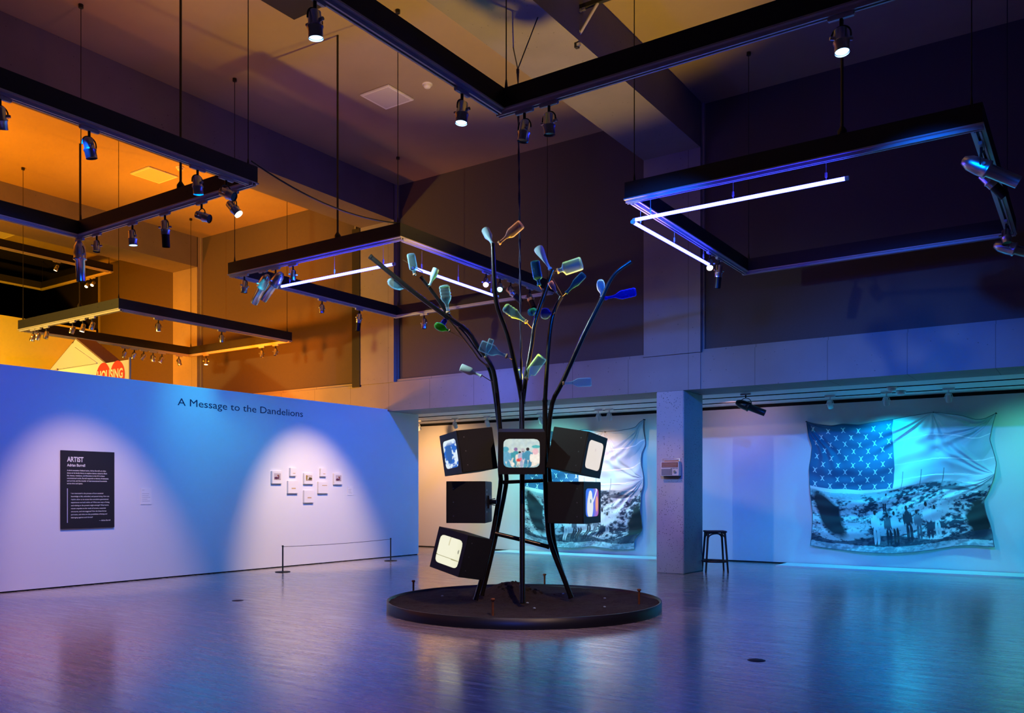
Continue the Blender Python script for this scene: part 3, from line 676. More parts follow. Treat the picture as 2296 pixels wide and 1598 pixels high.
# clods on top of the mound
a = MB()
for i in range(70):
    rr = abs(random.gauss(0,.22)); an = random.uniform(0,2*PI); x, y = mc.x+rr*math.cos(an), mc.y+rr*math.sin(an)
    z = .09+.20*math.exp(-rr*rr/(2*.26**2)); s = random.uniform(.012,.035)
    Mx = Matrix.Translation((x,y,z)) @ Matrix.Rotation(random.uniform(0,6),4,Vector((random.random(),random.random(),1)))
    a.bbox((-s,-s*.8,-s*.6),(s,s*.8,s*.6), s*.35, 0, Mx)
cl = a.build('soil_clods', M_SOIL, t); cl['kind'] = 'stuff'
for (u, vb, vt, ln), lab in (((927,1319,1304,.10),'rusty spike standing in the soil at the far rim nearest the title wall'), ((1105,1374,1345,.15),'rusty spike standing in the soil nearest the camera'),
                            ((1221,1308,1289,.13),'thin dark spike at the far rim behind the tree'), ((1433,1350,1321,.15),'rusty spike in the soil at the rim toward the stool')):
    p = PZ(u, vb, .10); tt = MB()
    tt.tube([(p.x,p.y,.03),(p.x,p.y,.10+ln)], .014, 6); tt.lathe([(0,ln+.125),(.022,ln+.12),(.026,ln+.11),(.026,ln+.10),(.012,ln+.09)], 10, Matrix.Translation((p.x,p.y,0)))
    tag(tt.build('rail_spike', M_RUST, origin=(p.x,p.y,.08)), lab, 'spike', 'spikes in the soil')
M_GLINT = mat('pale_glass_chip', (.65,.85,.9), .15, trans=.3, coat=.5)
for (u, v), lab in (((992,1333),'pale glass chip on the soil alone at the planter side nearest the title wall'), ((1086,1323),'brightest glass chip on the soil by the foot of the bent pipe pair'), ((1080,1321),'tiny chip right beside the brightest glass chip'),
               ((1158,1326),'greenish chip on the slope of the soil mound'), ((1183,1348),'bright chip beside the foot of the centre pipe'), ((1263,1328),'flat pale chip by the foot of the splayed pipe pair'),
               ((1356,1357),'pale glass chip on the open soil toward the stool side'), ((1356,1338),'duller chip behind the pale one on the stool side'), ((1198,1360),'thin shard in front of the centre pipe')):
    p = PZ(u, v, .13); a = MB(); s = .018
    bm = bmesh.new(); bmesh.ops.create_icosphere(bm, subdivisions=1, radius=s)
    a.add([Vector((q.co.x*random.uniform(.7,1.3), q.co.y*random.uniform(.7,1.3), q.co.z*.6))+Vector((p.x,p.y,.115)) for q in bm.verts], [[q.index for q in f.verts] for f in bm.faces]); bm.free()
    tag(a.build('glass_chip', M_GLINT, origin=(p.x,p.y,.11)), lab, 'glass chip', 'glass chips in the soil')

def smoothpath(pts, n=6):
    pts = [Vector(p) for p in pts]; out = []
    for i in range(len(pts)-1):
        p0 = pts[max(i-1,0)]; p1 = pts[i]; p2 = pts[i+1]; p3 = pts[min(i+2,len(pts)-1)]
        for k in range(n):
            s = k/n; out.append(.5*((2*p1)+(-p0+p2)*s+(2*p0-5*p1+4*p2-p3)*s*s+(-p0+3*p1-3*p2+p3)*s**3))
    out.append(pts[-1]); return out
tree = empty('bottle_tree', TC, 'tall tree of black steel pipes with bent branches rising from the soil tray', 'tree sculpture')
def pipe(name, pts, r, m=M_PIPE, sm=3, hollow=False):
    pp = [P(u, v, d)-TC for u, v, d in pts]; a = MB(); path = smoothpath(pp, sm) if len(pp) > 2 else pp
    a.tube(path, r, 14, caps=not hollow)
    # small clamp rings at joints
    for q, q2 in ((path[0], path[1]), (path[-1], path[-2])):
        a.cyl(q, q+(q2-q).normalized()*.03, (r if not isinstance(r, list) else r[0])*1.12, n=14)
    if hollow: a.tube(path[-2:], (r if not isinstance(r, list) else r[-1])*.8, 14, 1, caps=False)
    return a.build(name, [m, M_BLK], tree)
RP = .033
pipe('trunk_pipe', [(1066,1345,10.87),(1082,1290,10.9),(1104,1200,10.98),(1122,1090,11.05),(1121,1050,11.06),(1121,960,11.08),(1110,850,11.1),(1097,812,11.1),(1070,775,11.08),(1048,742,11.0),(1005,712,10.9),(928,655,10.8),(829,574,10.7)], .030)
pipe('trunk_pipe', [(1080,1335,11.05),(1098,1262,11.1),(1114,1190,11.15),(1134,1090,11.2),(1133,1050,11.2),(1120,960,11.2),(1105,852,11.2),(1092,816,11.2)], .030)
pipe('trunk_pipe', [(1171,1352,10.56),(1171,1060,10.98),(1170,960,11.05),(1170,872,11.05)], .034, sm=1)
pipe('trunk_pipe', [(1281,1340,11.0),(1262,1290,11.0),(1238,1228,11.0),(1228,1180,11.0),(1223,1080,11.02),(1222,1030,11.03),(1222,960,11.05),(1222,896,11.05)], .033)
pipe('trunk_pipe', [(1280,1338,11.2),(1256,1270,11.2),(1240,1200,11.2),(1235,1100,11.2),(1230,1040,11.1),(1229,985,11.05),(1238,905,11.0),(1262,855,10.95),(1310,748,10.8),(1350,668,10.7)], .030)
pipe('branch', [(1171,905,11.05),(1160,845,11.0),(1138,750,10.9),(1116,690,10.8),(1109,640,10.75),(1105,546,10.7)], .031)
pipe('branch', [(1172,905,11.1),(1180,840,11.1),(1192,770,11.15),(1199,724,11.15),(1222,656,11.2),(1240,606,11.2)], [.030]*13+[.026]*3)
pipe('branch', [(1222,898,11.05),(1228,800,11.05),(1235,728,11.05),(1245,692,11.05),(1259,664,11.0)], .028)
pipe('branch', [(1350,668,10.7),(1366,632,10.65),(1384,608,10.6),(1415,586,10.55)], .022, hollow=True)
pipe('branch', [(1011,714,10.95),(1000,698,10.9),(974,660,10.85),(943,620,10.8)], .022)
pipe('branch', [(1096,822,11.0),(1075,806,10.95),(1060,785,10.9),(1039,758,10.85),(1006,716,10.8)], .012, M_BRONZE)
pipe('branch', [(1080,800,10.98),(1064,778,10.93),(1046,752,10.88),(1029,733,10.8)], .012)
pipe('crossbar', [(1124,1081,11.15),(1223,1077,11.15)], .024)
pipe('crossbar', [(1108,1195,11.1),(1171,1210,11.1),(1232,1226,11.1)], .028, sm=1)
for pts in ([(1039,759,10.86),(1007,742,10.86)], [(1078,840,10.9),(1104,856,11.0)], [(948,610,10.8),(903,582,10.75)], [(928,606,10.75),(936,612,10.8)], [(964,640,10.8),(960,646,10.82)], [(1003,700,10.85),(1006,708,10.88)],
            [(1137,800,10.8),(1150,806,10.95)], [(1348,664,10.7),(1349,670,10.7)], [(1248,656,11.0),(1256,666,11.0)], [(1270,656,10.95),(1260,666,11.0)], [(1208,638,11.1),(1222,660,11.2)], [(1236,600,11.2),(1239,608,11.2)],
            [(1252,606,11.15),(1241,608,11.2)], [(1240,704,11.0),(1244,700,11.0)], [(1262,858,10.95),(1255,866,10.95)], [(1180,722,10.9),(1192,735,11.1)], [(913,650,10.85),(922,650,10.8)], [(1240,624,11.25),(1262,664,11.05)]):
    pipe('twig', pts, .005, M_BRONZE)
# twisted cable from the V hanger
nd = P(1161,155,11.1)
a = MB(); zc = [nd+(P(1170,962,11.0)-nd)*(i/60) for i in range(61)]
for ph in (0, PI):
    a.tube([q+Vector((.008*math.cos(i*.9+ph), .008*math.sin(i*.9+ph), 0)) for i, q in enumerate(zc)], .008, 6)
c1 = PZ(1122, 70, CEIL)
a.tube([nd, Vector((-7.35, c1.y, CEIL))], .008, 6); a.tube([nd, PZ(1207, 36, 7.74)], .008, 6); a.cyl(nd, nd+Vector((0,0,-.06)), .02, n=8)
tag(a.build('hanging_cable', mat('blue_black_cable', (.03,.03,.08), .5), origin=nd), 'dark twisted cable dropping from a V hanger on the ceiling to the central television', 'cable')

# ------------------------------------------------------------------ televisions
def tv_matrix(u, v, d, yaw, roll=0, pitch=0):
    return (Matrix.Rotation(math.radians(roll), 4, FWD) @ Matrix.Rotation(math.radians(pitch), 4, RGT) @ Matrix.Rotation(TH+math.radians(yaw), 4, 'Z'))
def screen_art(kind, S, T):
    c = np.ones(S.shape+(3,))
    if kind == 'crowd':
        c = c*np.array((.62,.74,.70)); c = over(c, T-.3, (.85,.78,.66), 2.0)
        c = over(c, (fbm(S*8,T*8)-.5)*3, (.45,.62,.75), .5)
        for (x, top, h, col, sh) in ((.06,.30,.9,(.10,.35,.55),(.15,.42,.6)), (.34,.32,.7,(.05,.30,.40),(.06,.35,.42)), (.45,.42,.6,(.9,.75,.6),(.95,.8,.7)), (.54,.36,.7,(.40,.45,.62),(.45,.5,.68)), (.67,.30,.8,(.06,.25,.42),(.08,.32,.48)), (.90,.34,.9,(.95,.85,.75),(.98,.9,.8))):
            c = figure(c, S, T, x, top, h, col, shirt=sh, asp=1.0)
        c = over(c, ell(S,T,.06,.36,.10,.10), (.10,.42,.55)); c = over(c, ell(S,T,.90,.27,.13,.06), (.10,.50,.52)); c = over(c, ell(S,T,.88,.44,.09,.12), (.9,.55,.6))
        c = over(c, ell(S,T,.42,.74,.07,.06), (.85,.10,.08)); c = over(c, ell(S,T,.47,.70,.04,.05), (.9,.2,.3)); c = over(c, ell(S,T,.25,.88,.06,.07), (.9,.85,.75))
        c = over(c, ell(S,T,.34,.36,.055,.07), (.30,.18,.4)); c = over(c, ell(S,T,.54,.38,.05,.06), (.6,.55,.6))
        c = c*(.86+.28*fbm(S*16,T*14,3,8)[...,None]); c = over(c, (T > .86)*(fbm(S*12,T*12,3,2) > .5), (.12,.45,.55), .6)
    elif kind == 'blue':
        c = c*np.array((.75,.88,.95)); c = over(c, (fbm(S*5,T*9,4,3)-.45)*8, (.01,.12,.55)); c = over(c, ell(S,T,.4,.45,.25,.4), (.02,.10,.35)); c = over(c, .2-T, (.8,.92,.95), 6)
    elif kind == 'blank':
        c = c*np.array((.86,.76,.68)); c = over(c, ell(S,T,.5,.3,.03,.06), (.75,.62,.58))
    elif kind == 'figure':
        c = c*np.array((.05,.16,.85)); c = over(c, S-.55, (.55,.10,.35), 2); c = over(c, ell(S,T,.34,.66,.24,.55), (.80,.82,.85)); c = over(c, ell(S,T,.36,.22,.14,.16), (.85,.85,.8))
        c = over(c, (np.abs((S-.55)-(.45-T)*.8) < .05)*(T < .5), (.8,.85,.9)); c = over(c, ell(S,T,.37,.45,.05,.08), (.1,.2,.35)); c = over(c, ell(S,T,.85,.55,.12,.3), (.9,.35,.15))
    else:
        c = c*np.array((.95,.93,.70)); c = over(c, (np.abs(T-.72-.02*S) < .012), (.35,.32,.12)); c = over(c, (np.abs(S-.45) < .02)*(T < .3), (.7,.65,.4)); c = over(c, ell(S,T,.90,.42,.03,.08), (.1,.1,.08)); c = over(c, S-.75, (.80,.80,.55), 2)
    return c
M_SCREEN = vcol_mat('lit_screen', .95)
def tv(u, v, d, yaw, roll, pitch, kind, label, W=.57, H=.52, D=.49, rear=False):
    c = P(u, v, d); t = empty('television_box', c, label, 'television', 'black television boxes on the tree', quat=tv_matrix(u, v, d, yaw, roll, pitch).to_quaternion())
    a = MB()
    th = .02; fr = -D/2
    a.bbox((-W/2,fr+.012,-H/2), (W/2,D/2,H/2), .006)
    sw, sh, r = .225, .178, .045
    # face plate with a rounded window
    n = 48; outer, inner = [], []
    for i in range(n):
        an = 2*PI*(i+.5)/n; cx_, cz_ = math.cos(an), math.sin(an)
        k = 1/max(abs(cx_)/(W/2), abs(cz_)/(H/2)); outer.append((cx_*k, cz_*k))
        # superellipse corner
        e = 7; k2 = 1/((abs(cx_)/sw)**e+(abs(cz_)/sh)**e)**(1/e); inner.append((cx_*k2, cz_*k2))
    vs = [(x, fr, z) for x, z in outer]+[(x, fr, z) for x, z in inner]+[(x*.985, fr+.013, z*.985) for x, z in inner]+[(x, fr+.014, z) for x, z in outer]
    fs = []
    for i in range(n):
        j = (i+1) % n; fs += [(i, j, n+j, n+i), (n+i, n+j, 2*n+j, 2*n+i), (3*n+i, 3*n+j, j, i)]
    a.add(vs, fs)
    # the corners of the face plate
    for sx in (-1,1):
        for sz in (-1,1): a.box((min(sx*W/2,sx*(W/2-.06)), fr+.001, min(sz*H/2,sz*(H/2-.06))), (max(sx*W/2,sx*(W/2-.06)), fr+.014, max(sz*H/2,sz*(H/2-.06))))
    a.build('cabinet', M_CAB, t)
    nx, nz = 72, 56; S, T = np.meshgrid(np.linspace(0,1,nx), np.linspace(0,1,nz))
    zz = sh*.985*(1-2*T); lim = sw*.985*(1-np.minimum(1,np.abs(zz)/(sh*1.0))**7)**(1/7.); xx = (2*S-1)*lim
    yy = fr+.006-.006*(1-(2*S-1)**2)*(1-(2*T-1)**2)
    if kind: grid_mesh('screen', np.stack([xx, yy, zz], -1), screen_art(kind, S, T), M_SCREEN, t)
    a = MB()
    for sx in (-1,1):
        for k in (-.33,0,.33): a.disc((sx*(W/2+.001), fr+.09, k*H), .008, (sx,0,0), 10)
    a.build('screws', M_SCREW, t)
    a = MB(); a.bbox((-.09,D/2,-.08),(.09,D/2+.02,.08),.004); a.tube([(0,D/2+.02,0),(0,D/2+.10,0)], .028, 12)
    for k in range(3): a.tube([(.035*math.cos(k*2.1),D/2+.02,.035*math.sin(k*2.1)),(.05*math.cos(k*2.1),D/2+.08,.05*math.sin(k*2.1))], .006, 6)
    a.build('mounting_arm', M_BLK, t)
    if rear:
        a = MB()
        for z in (-.12, -.06, .0, .10, .15): a.disc((.16, D/2+.002, z), .012, (0,1,0), 10)
        a.build('rear_sockets', M_SCREW, t)
    return t
tv(1169, 1011, 10.70, 0, 0, 9, 'crowd', 'central black television box showing a crowd, facing straight out')
tv(1050, 1013, 10.80, -64, -8, 0, 'blue', 'black television box with a blue-and-white image, upper one on the title-wall side')
tv(1294, 1015, 10.75, 60, 11, 0, 'blank', 'black television box with a blank pale pink screen, tilted, above the blue-screened one')
tv(1053, 1125, 10.90, -97, 0, 0, None, 'black television box turned away, showing only its side and rear', rear=True)
tv(1288, 1126, 10.85, 63, 0, 0, 'figure', 'black television box with a white figure on blue, facing the stool side')
tv(1034, 1240, 10.70, -46, 13.5, 0, 'line', 'lowest black television box, strongly tilted, with a pale yellow screen', D=.42)

# ------------------------------------------------------------------ bottles
def glass(name, col, rough, tr):
    m = mat(name, col, rough, spec=1.0, coat=.8)
    if tr < .5: return m
    nt = m.node_tree; b = nt.nodes['Principled BSDF']; out = nt.nodes['Material Output']
    tp = nt.nodes.new('ShaderNodeBsdfTransparent'); tp.inputs[0].default_value = (*[.35+.65*c for c in col], 1)
    lw = nt.nodes.new('ShaderNodeLayerWeight'); lw.inputs[0].default_value = .30
    mr = nt.nodes.new('ShaderNodeMapRange'); mr.inputs['From Min'].default_value = .22; mr.inputs['To Min'].default_value = .03; mr.inputs['To Max'].default_value = .85
    mx = nt.nodes.new('ShaderNodeMixShader'); nt.links.new(lw.outputs['Facing'], mr.inputs['Value']); nt.links.new(mr.outputs[0], mx.inputs[0])
    nt.links.new(tp.outputs[0], mx.inputs[1]); nt.links.new(b.outputs[0], mx.inputs[2]); nt.links.new(mx.outputs[0], out.inputs['Surface'])
    return m
G_CLEAR = glass('clear_aqua_glass', (.66,.92,1.0), .04, .70); G_FROST = glass('frosted_pale_glass', (.50,.78,.90), .5, .2); G_BLUE = glass('cobalt_glass', (.03,.08,.85), .06, .8)
G_TEAL = glass('teal_glass', (.08,.35,.5), .06, .85); G_PINK = glass('pale_rose_glass', (.85,.72,.82), .05, .85); G_GREEN = glass('green_glass', (.15,.75,.10), .05, .75)
G_MILK = glass('milky_green_glass', (.70,.85,.72), .5, .05); G_SKY = glass('sky_blue_glass', (.12,.50,.85), .08, .75)
PROF = {'wine': [(.30,0),(.36,.0),(.36,.04),(.28,.05),(.29,.27),(.42,.36),(.82,.46),(1,.54),(1,.96),(.9,1),(0,.99)],
        'beer': [(.34,0),(.42,.0),(.42,.03),(.34,.05),(.42,.28),(.70,.42),(.98,.54),(1,.60),(1,.96),(.88,1),(0,.99)],
        'taper': [(.26,0),(.32,0),(.32,.04),(.25,.06),(.34,.3),(.62,.55),(.95,.82),(1,.9),(.98,.97),(.85,1),(0,.99)],
        'jar': [(.34,0),(.40,0),(.40,.05),(.32,.08),(.34,.20),(.7,.26),(.98,.30),(1,.36),(1,.96),(.93,1),(0,.99)],
        'round': [(.28,0),(.36,0),(.36,.04),(.28,.08),(.28,.22),(.5,.30),(.85,.42),(1,.6),(.97,.78),(.78,.93),(.5,1),(0,1)]}
def bottle(kind, base, neck, d, wpx, m, label, dd=0.0, flat=1.0, ridges=0):
    b0 = P(base[0], base[1], d+dd); n0 = P(neck[0], neck[1], d); L = (b0-n0).length; R = wpx*d/FPX/2
    q = (b0-n0).normalized().to_track_quat('Z', 'Y')
    pr = [(r*R, z*L) for r, z in PROF[kind]]
    if ridges:
        z0, z1 = .58, .95; body = [p for p in pr if p[1] < z0*L]; tail = [p for p in pr if p[1] > z1*L]
        body += [(R*(1+.05*math.cos(2*PI*i/4)), (z0+(z1-z0)*i/(4*ridges))*L) for i in range(4*ridges+1)]; pr = body+tail
    inner = [(max(0, r-.0035), z if i < len(pr)-2 else z-.008) for i, (r, z) in enumerate(pr)][::-1]
    Mx = q.to_matrix().to_4x4() @ Matrix.Diagonal((1, flat, 1, 1))
    t = empty('bottle', n0, label, 'bottle', 'glass bottles on the tree')
    a = MB(); a.lathe(pr+inner, 24, Mx); a.build('glass_body', m, t)
    a = MB(); a.lathe([(.31*R,.0),(.42*R,0),(.44*R,.03*L),(.42*R,.07*L),(.31*R,.07*L)], 16, Mx); a.build('lip', M_LIP if m in (G_CLEAR, G_PINK, G_GREEN) else m, t)
    return t
M_LIP = mat('amber_lip', (.75,.38,.18), .3, trans=.3)
bottle('beer', (1088,515), (1104,547), 10.7, 19, G_FROST, 'frosted pale blue bottle at the top of the tallest branch', .12)
bottle('wine', (1169,502), (1118,546), 10.7, 22, G_PINK, 'rose-tinted clear bottle slanting up beside the frosted one, highest on the tree')
bottle('taper', (1206,555), (1234,604), 11.2, 22, G_FROST, 'frosted tapering bottle leaning over the forked branch tip', .05)
bottle('jar', (1304,590), (1249,608), 11.1, 30, G_CLEAR, 'wide clear bottle with yellowish reflections pointing sideways')
bottle('jar', (1199,586), (1209,640), 11.1, 21, G_SKY, 'square-shouldered blue bottle upside down beside the forked branch')
bottle('beer', (1233,632), (1248,656), 11.0, 13, G_PINK, 'small violet bottle partly behind the forked branch')
bottle('beer', (1309,615), (1269,657), 10.95, 17, G_TEAL, 'dark teal bottle slanting up beside the short branch')
bottle('round', (1346,627), (1349,666), 10.7, 19, G_CLEAR, 'clear oval bottle standing upright on the outer branch')
bottle('wine', (1425,654), (1356,669), 10.7, 20, G_BLUE, 'deep cobalt bottle pointing outward below the open pipe end', ridges=3)
bottle('beer', (1133,689), (1181,722), 10.8, 22, G_CLEAR, 'clear ribbed bottle hanging between the tall branch and the cable', .1, ridges=3)
bottle('round', (1212,702), (1242,704), 11.25, 26, G_BLUE, 'cobalt bottle behind the forked branch, lower down')
bottle('beer', (1190,700), (1206,696), 11.3, 17, G_SKY, 'short aqua bottle seen from its base behind the forked branch', -.2)
bottle('jar', (1216,800), (1179,850), 10.9, 25, G_CLEAR, 'big clear bottle leaning in the fork above the central television')
bottle('wine', (1163,828), (1171,868), 11.15, 12, G_CLEAR, 'narrow clear bottle behind the lower trunk fork')
bottle('wine', (1326,856), (1261,859), 10.9, 20, G_CLEAR, 'clear bottle pointing out level from the low bend of the outer branch')
bottle('wine', (1077,774), (1138,799), 10.75, 26, G_CLEAR, 'clear bottle lying over another one in the crossed pair')
bottle('beer', (1102,760), (1088,802), 10.85, 13, G_CLEAR, 'upright clear bottle behind the crossed pair')
bottle('wine', (1033,823), (1080,843), 10.9, 18, G_MILK, 'milky white-green bottle on a thin twig, lowest toward the title wall')
bottle('round', (975,728), (1009,742), 10.86, 26, G_GREEN, 'bright green round flask on the bronze twig', flat=.7)
bottle('wine', (996,641), (1005,702), 10.8, 24, G_CLEAR, 'long-necked clear bottle upside down in front of the neon glow', ridges=3)
bottle('jar', (921,570), (930,617), 10.75, 19, G_CLEAR, 'square-shouldered clear bottle upside down beside the gap between the neon tubes')
bottle('beer', (978,602), (963,640), 10.8, 15, G_FROST, 'small pale blue bottle crossing the receding neon tube')
bottle('round', (872,630), (918,648), 10.9, 25, G_CLEAR, 'clear patterned bottle partly behind the long bent branch', .1)
bottle('beer', (992,727), (1004,709), 11.0, 12, G_BLUE, 'tiny dark blue bottle just above the green flask')

# ------------------------------------------------------------------ flags
def poly_eval(pts, s):
    pts = np.array(pts, float); d = np.r_[0, np.cumsum(np.hypot(*np.diff(pts, axis=0).T))]; d /= d[-1]
    return np.stack([np.interp(s, d, pts[:,0]), np.interp(s, d, pts[:,1])], -1)
def flag_art(S, T, warm):
    c = np.ones(S.shape+(3,))*np.array((.34,.50,.60))
    # printed sky of broad pale bands
    band = .5+.5*np.sin(S*9+T*5+fbm(S*3,T*3)*4); c = over(c, band*(T < .62), (.78,.82,.82), .75)
    c = over(c, np.exp(-((T-.50-.10*S)/.09)**2)*(T < .64), (.90,.72,.60) if warm else (.86,.86,.82), .9)
    for y in (.16,.335,.45,.515): c = over(c, (np.abs(T-y-.012*np.sin(S*5)) < .004), (.85,.88,.9), .8)
    # printed rocky ground
    hz = .535+.02*np.sin(S*7)-.03*S
    n1 = .5*fbm(S*22+T*5, T*34, 4, 11)+.5*fbm(S*70+T*20, T*85, 4, 31); n2 = fbm(S*9, T*12, 4, 5)
    g = np.clip((n1-.47)*5.5+(n2-.5)*2.6+.42, 0, 1)[..., None]; ground = np.array((.025,.045,.075))*(1-g)+np.array((.62,.72,.74))*g
    k = np.clip((T-hz)/.012, 0, 1)[..., None]; c = c*(1-k)+ground*k
    c = over(c, (T > hz)*(T < hz+.05)*(n1 > .45), (.25,.34,.40), .6)
    wb = .05*(fbm(S*9,T*9,4,21)-.5); c = over(c, ell(S+wb-.28*(T-.72),T+wb,.10,.73,.075,.19,.25), (.02,.03,.04)); c = over(c, ell(S+2*wb+.2*(T-.8),T+wb,.95,.80,.09,.20,.35), (.02,.03,.03))
    c = over(c, (T > .90+.03*np.sin(S*11))*(T < .95), (.03,.05,.08), .85); c = over(c, (T > .955), (.5,.62,.66), .5)
    # printed ship masts and people
    for x in (.50,.60,.72): c = over(c, (np.abs(S-x) < .0025)*(T > .40)*(T < .57), (.15,.18,.2), .9)
    c = over(c, ell(S,T,.80,.55,.09,.018), (.10,.12,.15))
    for (x, top, h, col, sh) in ((.36,.68,.26,(.75,.80,.80),(.72,.78,.8)), (.43,.70,.24,(.03,.04,.06),(.10,.12,.15)), (.47,.69,.24,(.05,.05,.06),(.6,.68,.7)), (.545,.66,.27,(.04,.05,.07),(.03,.04,.06)),
                                 (.60,.70,.22,(.10,.12,.15),(.2,.24,.28)), (.66,.65,.27,(.03,.04,.07),(.72,.78,.8)), (.705,.68,.24,(.5,.6,.62),(.66,.72,.75)), (.42,.55,.15,(.03,.03,.05),(.4,.5,.52))):
        c = figure(c, S, T, x, top, h, col, shirt=sh, asp=.50)
    # canton with rows of X marks
    can = (S < .453)*(T < .515); c = over(c, can, (.045,.13,.26))
    for r in range(9):
        for k in range(6):
            cx_ = .03+.0805*k+(.040 if r % 2 else 0); cy_ = .05+.0555*r
            if cx_ > .445: continue
            dx = np.abs(S-cx_); dy = T-cy_; x_at = .0008+24*dy*dy
            c = over(c, (np.abs(dx-x_at) < .0024)*(np.abs(dy) < .0205), (.82,.85,.84))
    return c
def flag(name, top, right, bottom, left, conv, label, seed, warm):
    nx, ny = 600, 380; s = np.linspace(0,1,nx); t_ = np.linspace(0,1,ny)
    f = lambda pts: np.array([conv(x, y) for x, y in pts])
    Tp, Bt, Lf, Rt = poly_eval(f(top), s), poly_eval(f(bottom), s), poly_eval(f(left), t_), poly_eval(f(right), t_)
    # soften the outlines
    def soft(c, k):
        for _ in range(k): c[1:-1] = (c[:-2]+2*c[1:-1]+c[2:])/4
        return c
    Tp, Bt, Lf, Rt = soft(Tp,60), soft(Bt,60), soft(Lf,40), soft(Rt,40)
    S, T = np.meshgrid(s, t_); S3, T3 = S[...,None], T[...,None]
    uv = (1-T3)*Tp[None]+T3*Bt[None]+(1-S3)*Lf[:,None]+S3*Rt[:,None]-((1-S3)*(1-T3)*Tp[0]+S3*(1-T3)*Tp[-1]+(1-S3)*T3*Bt[0]+S3*T3*Bt[-1])
    r_ = uv; pos = np.zeros(S.shape+(3,))
    a = (r_[...,0]-CX)/FPX; b = (HY-r_[...,1])/FPX; Yp = BW-.07; d = Yp/(a*ST+CT)
    pos[...,0] = (a*CT-ST)*d; pos[...,2] = CH+b*d
    # folds: swags hanging between the pinned corners plus fans under the pins
    wv = fbm(S*3+seed, T*3, 3, seed)
    h = .030*np.sin(26*(T+.28*(S-.25)**2*4-.10*wv*3)+seed)*np.exp(-((S-.25)/.28)**2)*(.4+T)
    h += .035*np.sin(22*(T-.55*(1-S)*(1.0)+.25*wv)+1.3*seed)*np.clip((S-.45)*2, 0, 1)
    for (px, py, am, fr) in ((0,0,.03,26),(1,0,.045,24),(.66,0,.035,20),(1,.45,.03,22)):
        an = np.arctan2(T-py+.001, S-px+.0005); rr = np.hypot(S-px, T-py); h += .62*am*np.sin(an*fr*.6+9*wv+3*np.sin(an*5))*np.exp(-((rr-.20)/.22)**2)*(.5+wv)
    h += .012*np.sin(60*T+9*wv+14*S)*np.clip(T,0,1)+.02*(wv-.5)
    pos[...,1] = Yp-np.clip(h+.045, .0, .2)
    o0 = (float(pos[...,0].mean()), BW-.1, float(pos[...,2].min()))
    t = empty(name, o0, label, 'flag', 'printed flags on the gallery wall')
    m = grid_mesh('cloth', pos, flag_art(S, T, warm), M_CLOTH, t, o0)
    # hem
    edge = [pos[0,i] for i in range(0,nx,6)]+[pos[j,-1] for j in range(0,ny,6)]+[pos[-1,i] for i in range(nx-1,-1,-6)]+[pos[j,0] for j in range(ny-1,-1,-6)]
    hm = MB(); hm.tube([Vector(e)-Vector(o0) for e in edge], .006, 5); hm.build('hem', M_HEM, t)
    pn = MB()
    for e in (pos[0,0], pos[0,nx*2//3], pos[0,-1]): pn.cyl(Vector(e)-Vector(o0)+Vector((0,-.02,0)), Vector((e[0],BW-.004,e[2]))-Vector(o0), .012, n=8)
    pn.build('pins', M_BLK, t)
M_CLOTH = vcol_mat('printed_cloth'); M_HEM = mat('dark_hem', (.10,.14,.18), .9)
z5 = lambda x, y: (1750+x/3.196, 850+y/3.196)
flag('printed_flag', [(190,305),(260,322),(370,334),(450,320),(560,328),(680,308),(790,290),(940,262),(1100,238),(1200,248),(1300,262),(1400,290),(1460,285),(1545,243)],
     [(1545,243),(1520,330),(1500,430),(1530,530),(1548,600),(1535,700),(1500,790),(1455,865),(1475,950),(1500,1030),(1520,1110),(1535,1200)],
     [(218,1190),(340,1212),(520,1232),(700,1246),(820,1250),(960,1240),(1100,1225),(1250,1200),(1380,1195),(1535,1208)],
     [(190,305),(205,400),(232,480),(222,570),(208,660),(214,760),(225,880),(236,1000),(230,1100),(218,1190)], z5, 'large fully visible cloth flag with a canton of X marks', 1.0, False)
z6 = lambda x, y: (1160+x/4.566, 920+y/4.566)
flag('printed_flag', [(62,205),(250,215),(450,215),(600,212),(680,195),(760,205),(900,222),(1050,205),(1150,188),(1210,170),(1250,120),(1295,92)],
     [(1295,92),(1300,200),(1312,350),(1278,430),(1285,560),(1300,700),(1292,780),(1272,830),(1276,1000),(1282,1240),(1215,1290),(1200,1420)],
     [(80,1310),(200,1350),(300,1385),(480,1402),(620,1405),(780,1388),(900,1405),(1000,1422),(1100,1425),(1200,1420)],
     [(62,205),(70,500),(76,800),(84,1100),(80,1310)], z6, 'large cloth flag with pink printed sky, hanging behind the bottle tree', 2.7, True)

# ------------------------------------------------------------------ stool
p = PZ(1603, 1281, 0); t = empty('bar_stool', (p.x, p.y, 0), 'tall black wooden stool standing against the concrete column', 'stool')
Hs = .775; RS = Matrix.Rotation(TH-.05, 4, 'Z')
a = MB(); a.bbox((-.195,-.195,Hs-.035),(.195,.195,Hs),.012,0,RS); a.build('seat', M_STOOL, t)
for sx, sy in ((-1,-1),(1,-1),(-1,1),(1,1)):
    a = MB(); a.tube([RS @ Vector((sx*.155,sy*.155,Hs-.03)), RS @ Vector((sx*.205,sy*.205,0))], [.021,.017], 10); a.build('leg', M_STOOL, t)
a = MB()
for q in range(24):
    an0, an1 = 2*PI*q/24, 2*PI*(q+1)/24
    a.tube([RS @ Vector((.235*math.cos(an0),.235*math.sin(an0),.20)), RS @ Vector((.235*math.cos(an1),.235*math.sin(an1),.20))], .017, 8, caps=False)
a.build('foot_ring', M_STOOL, t)
a = MB()
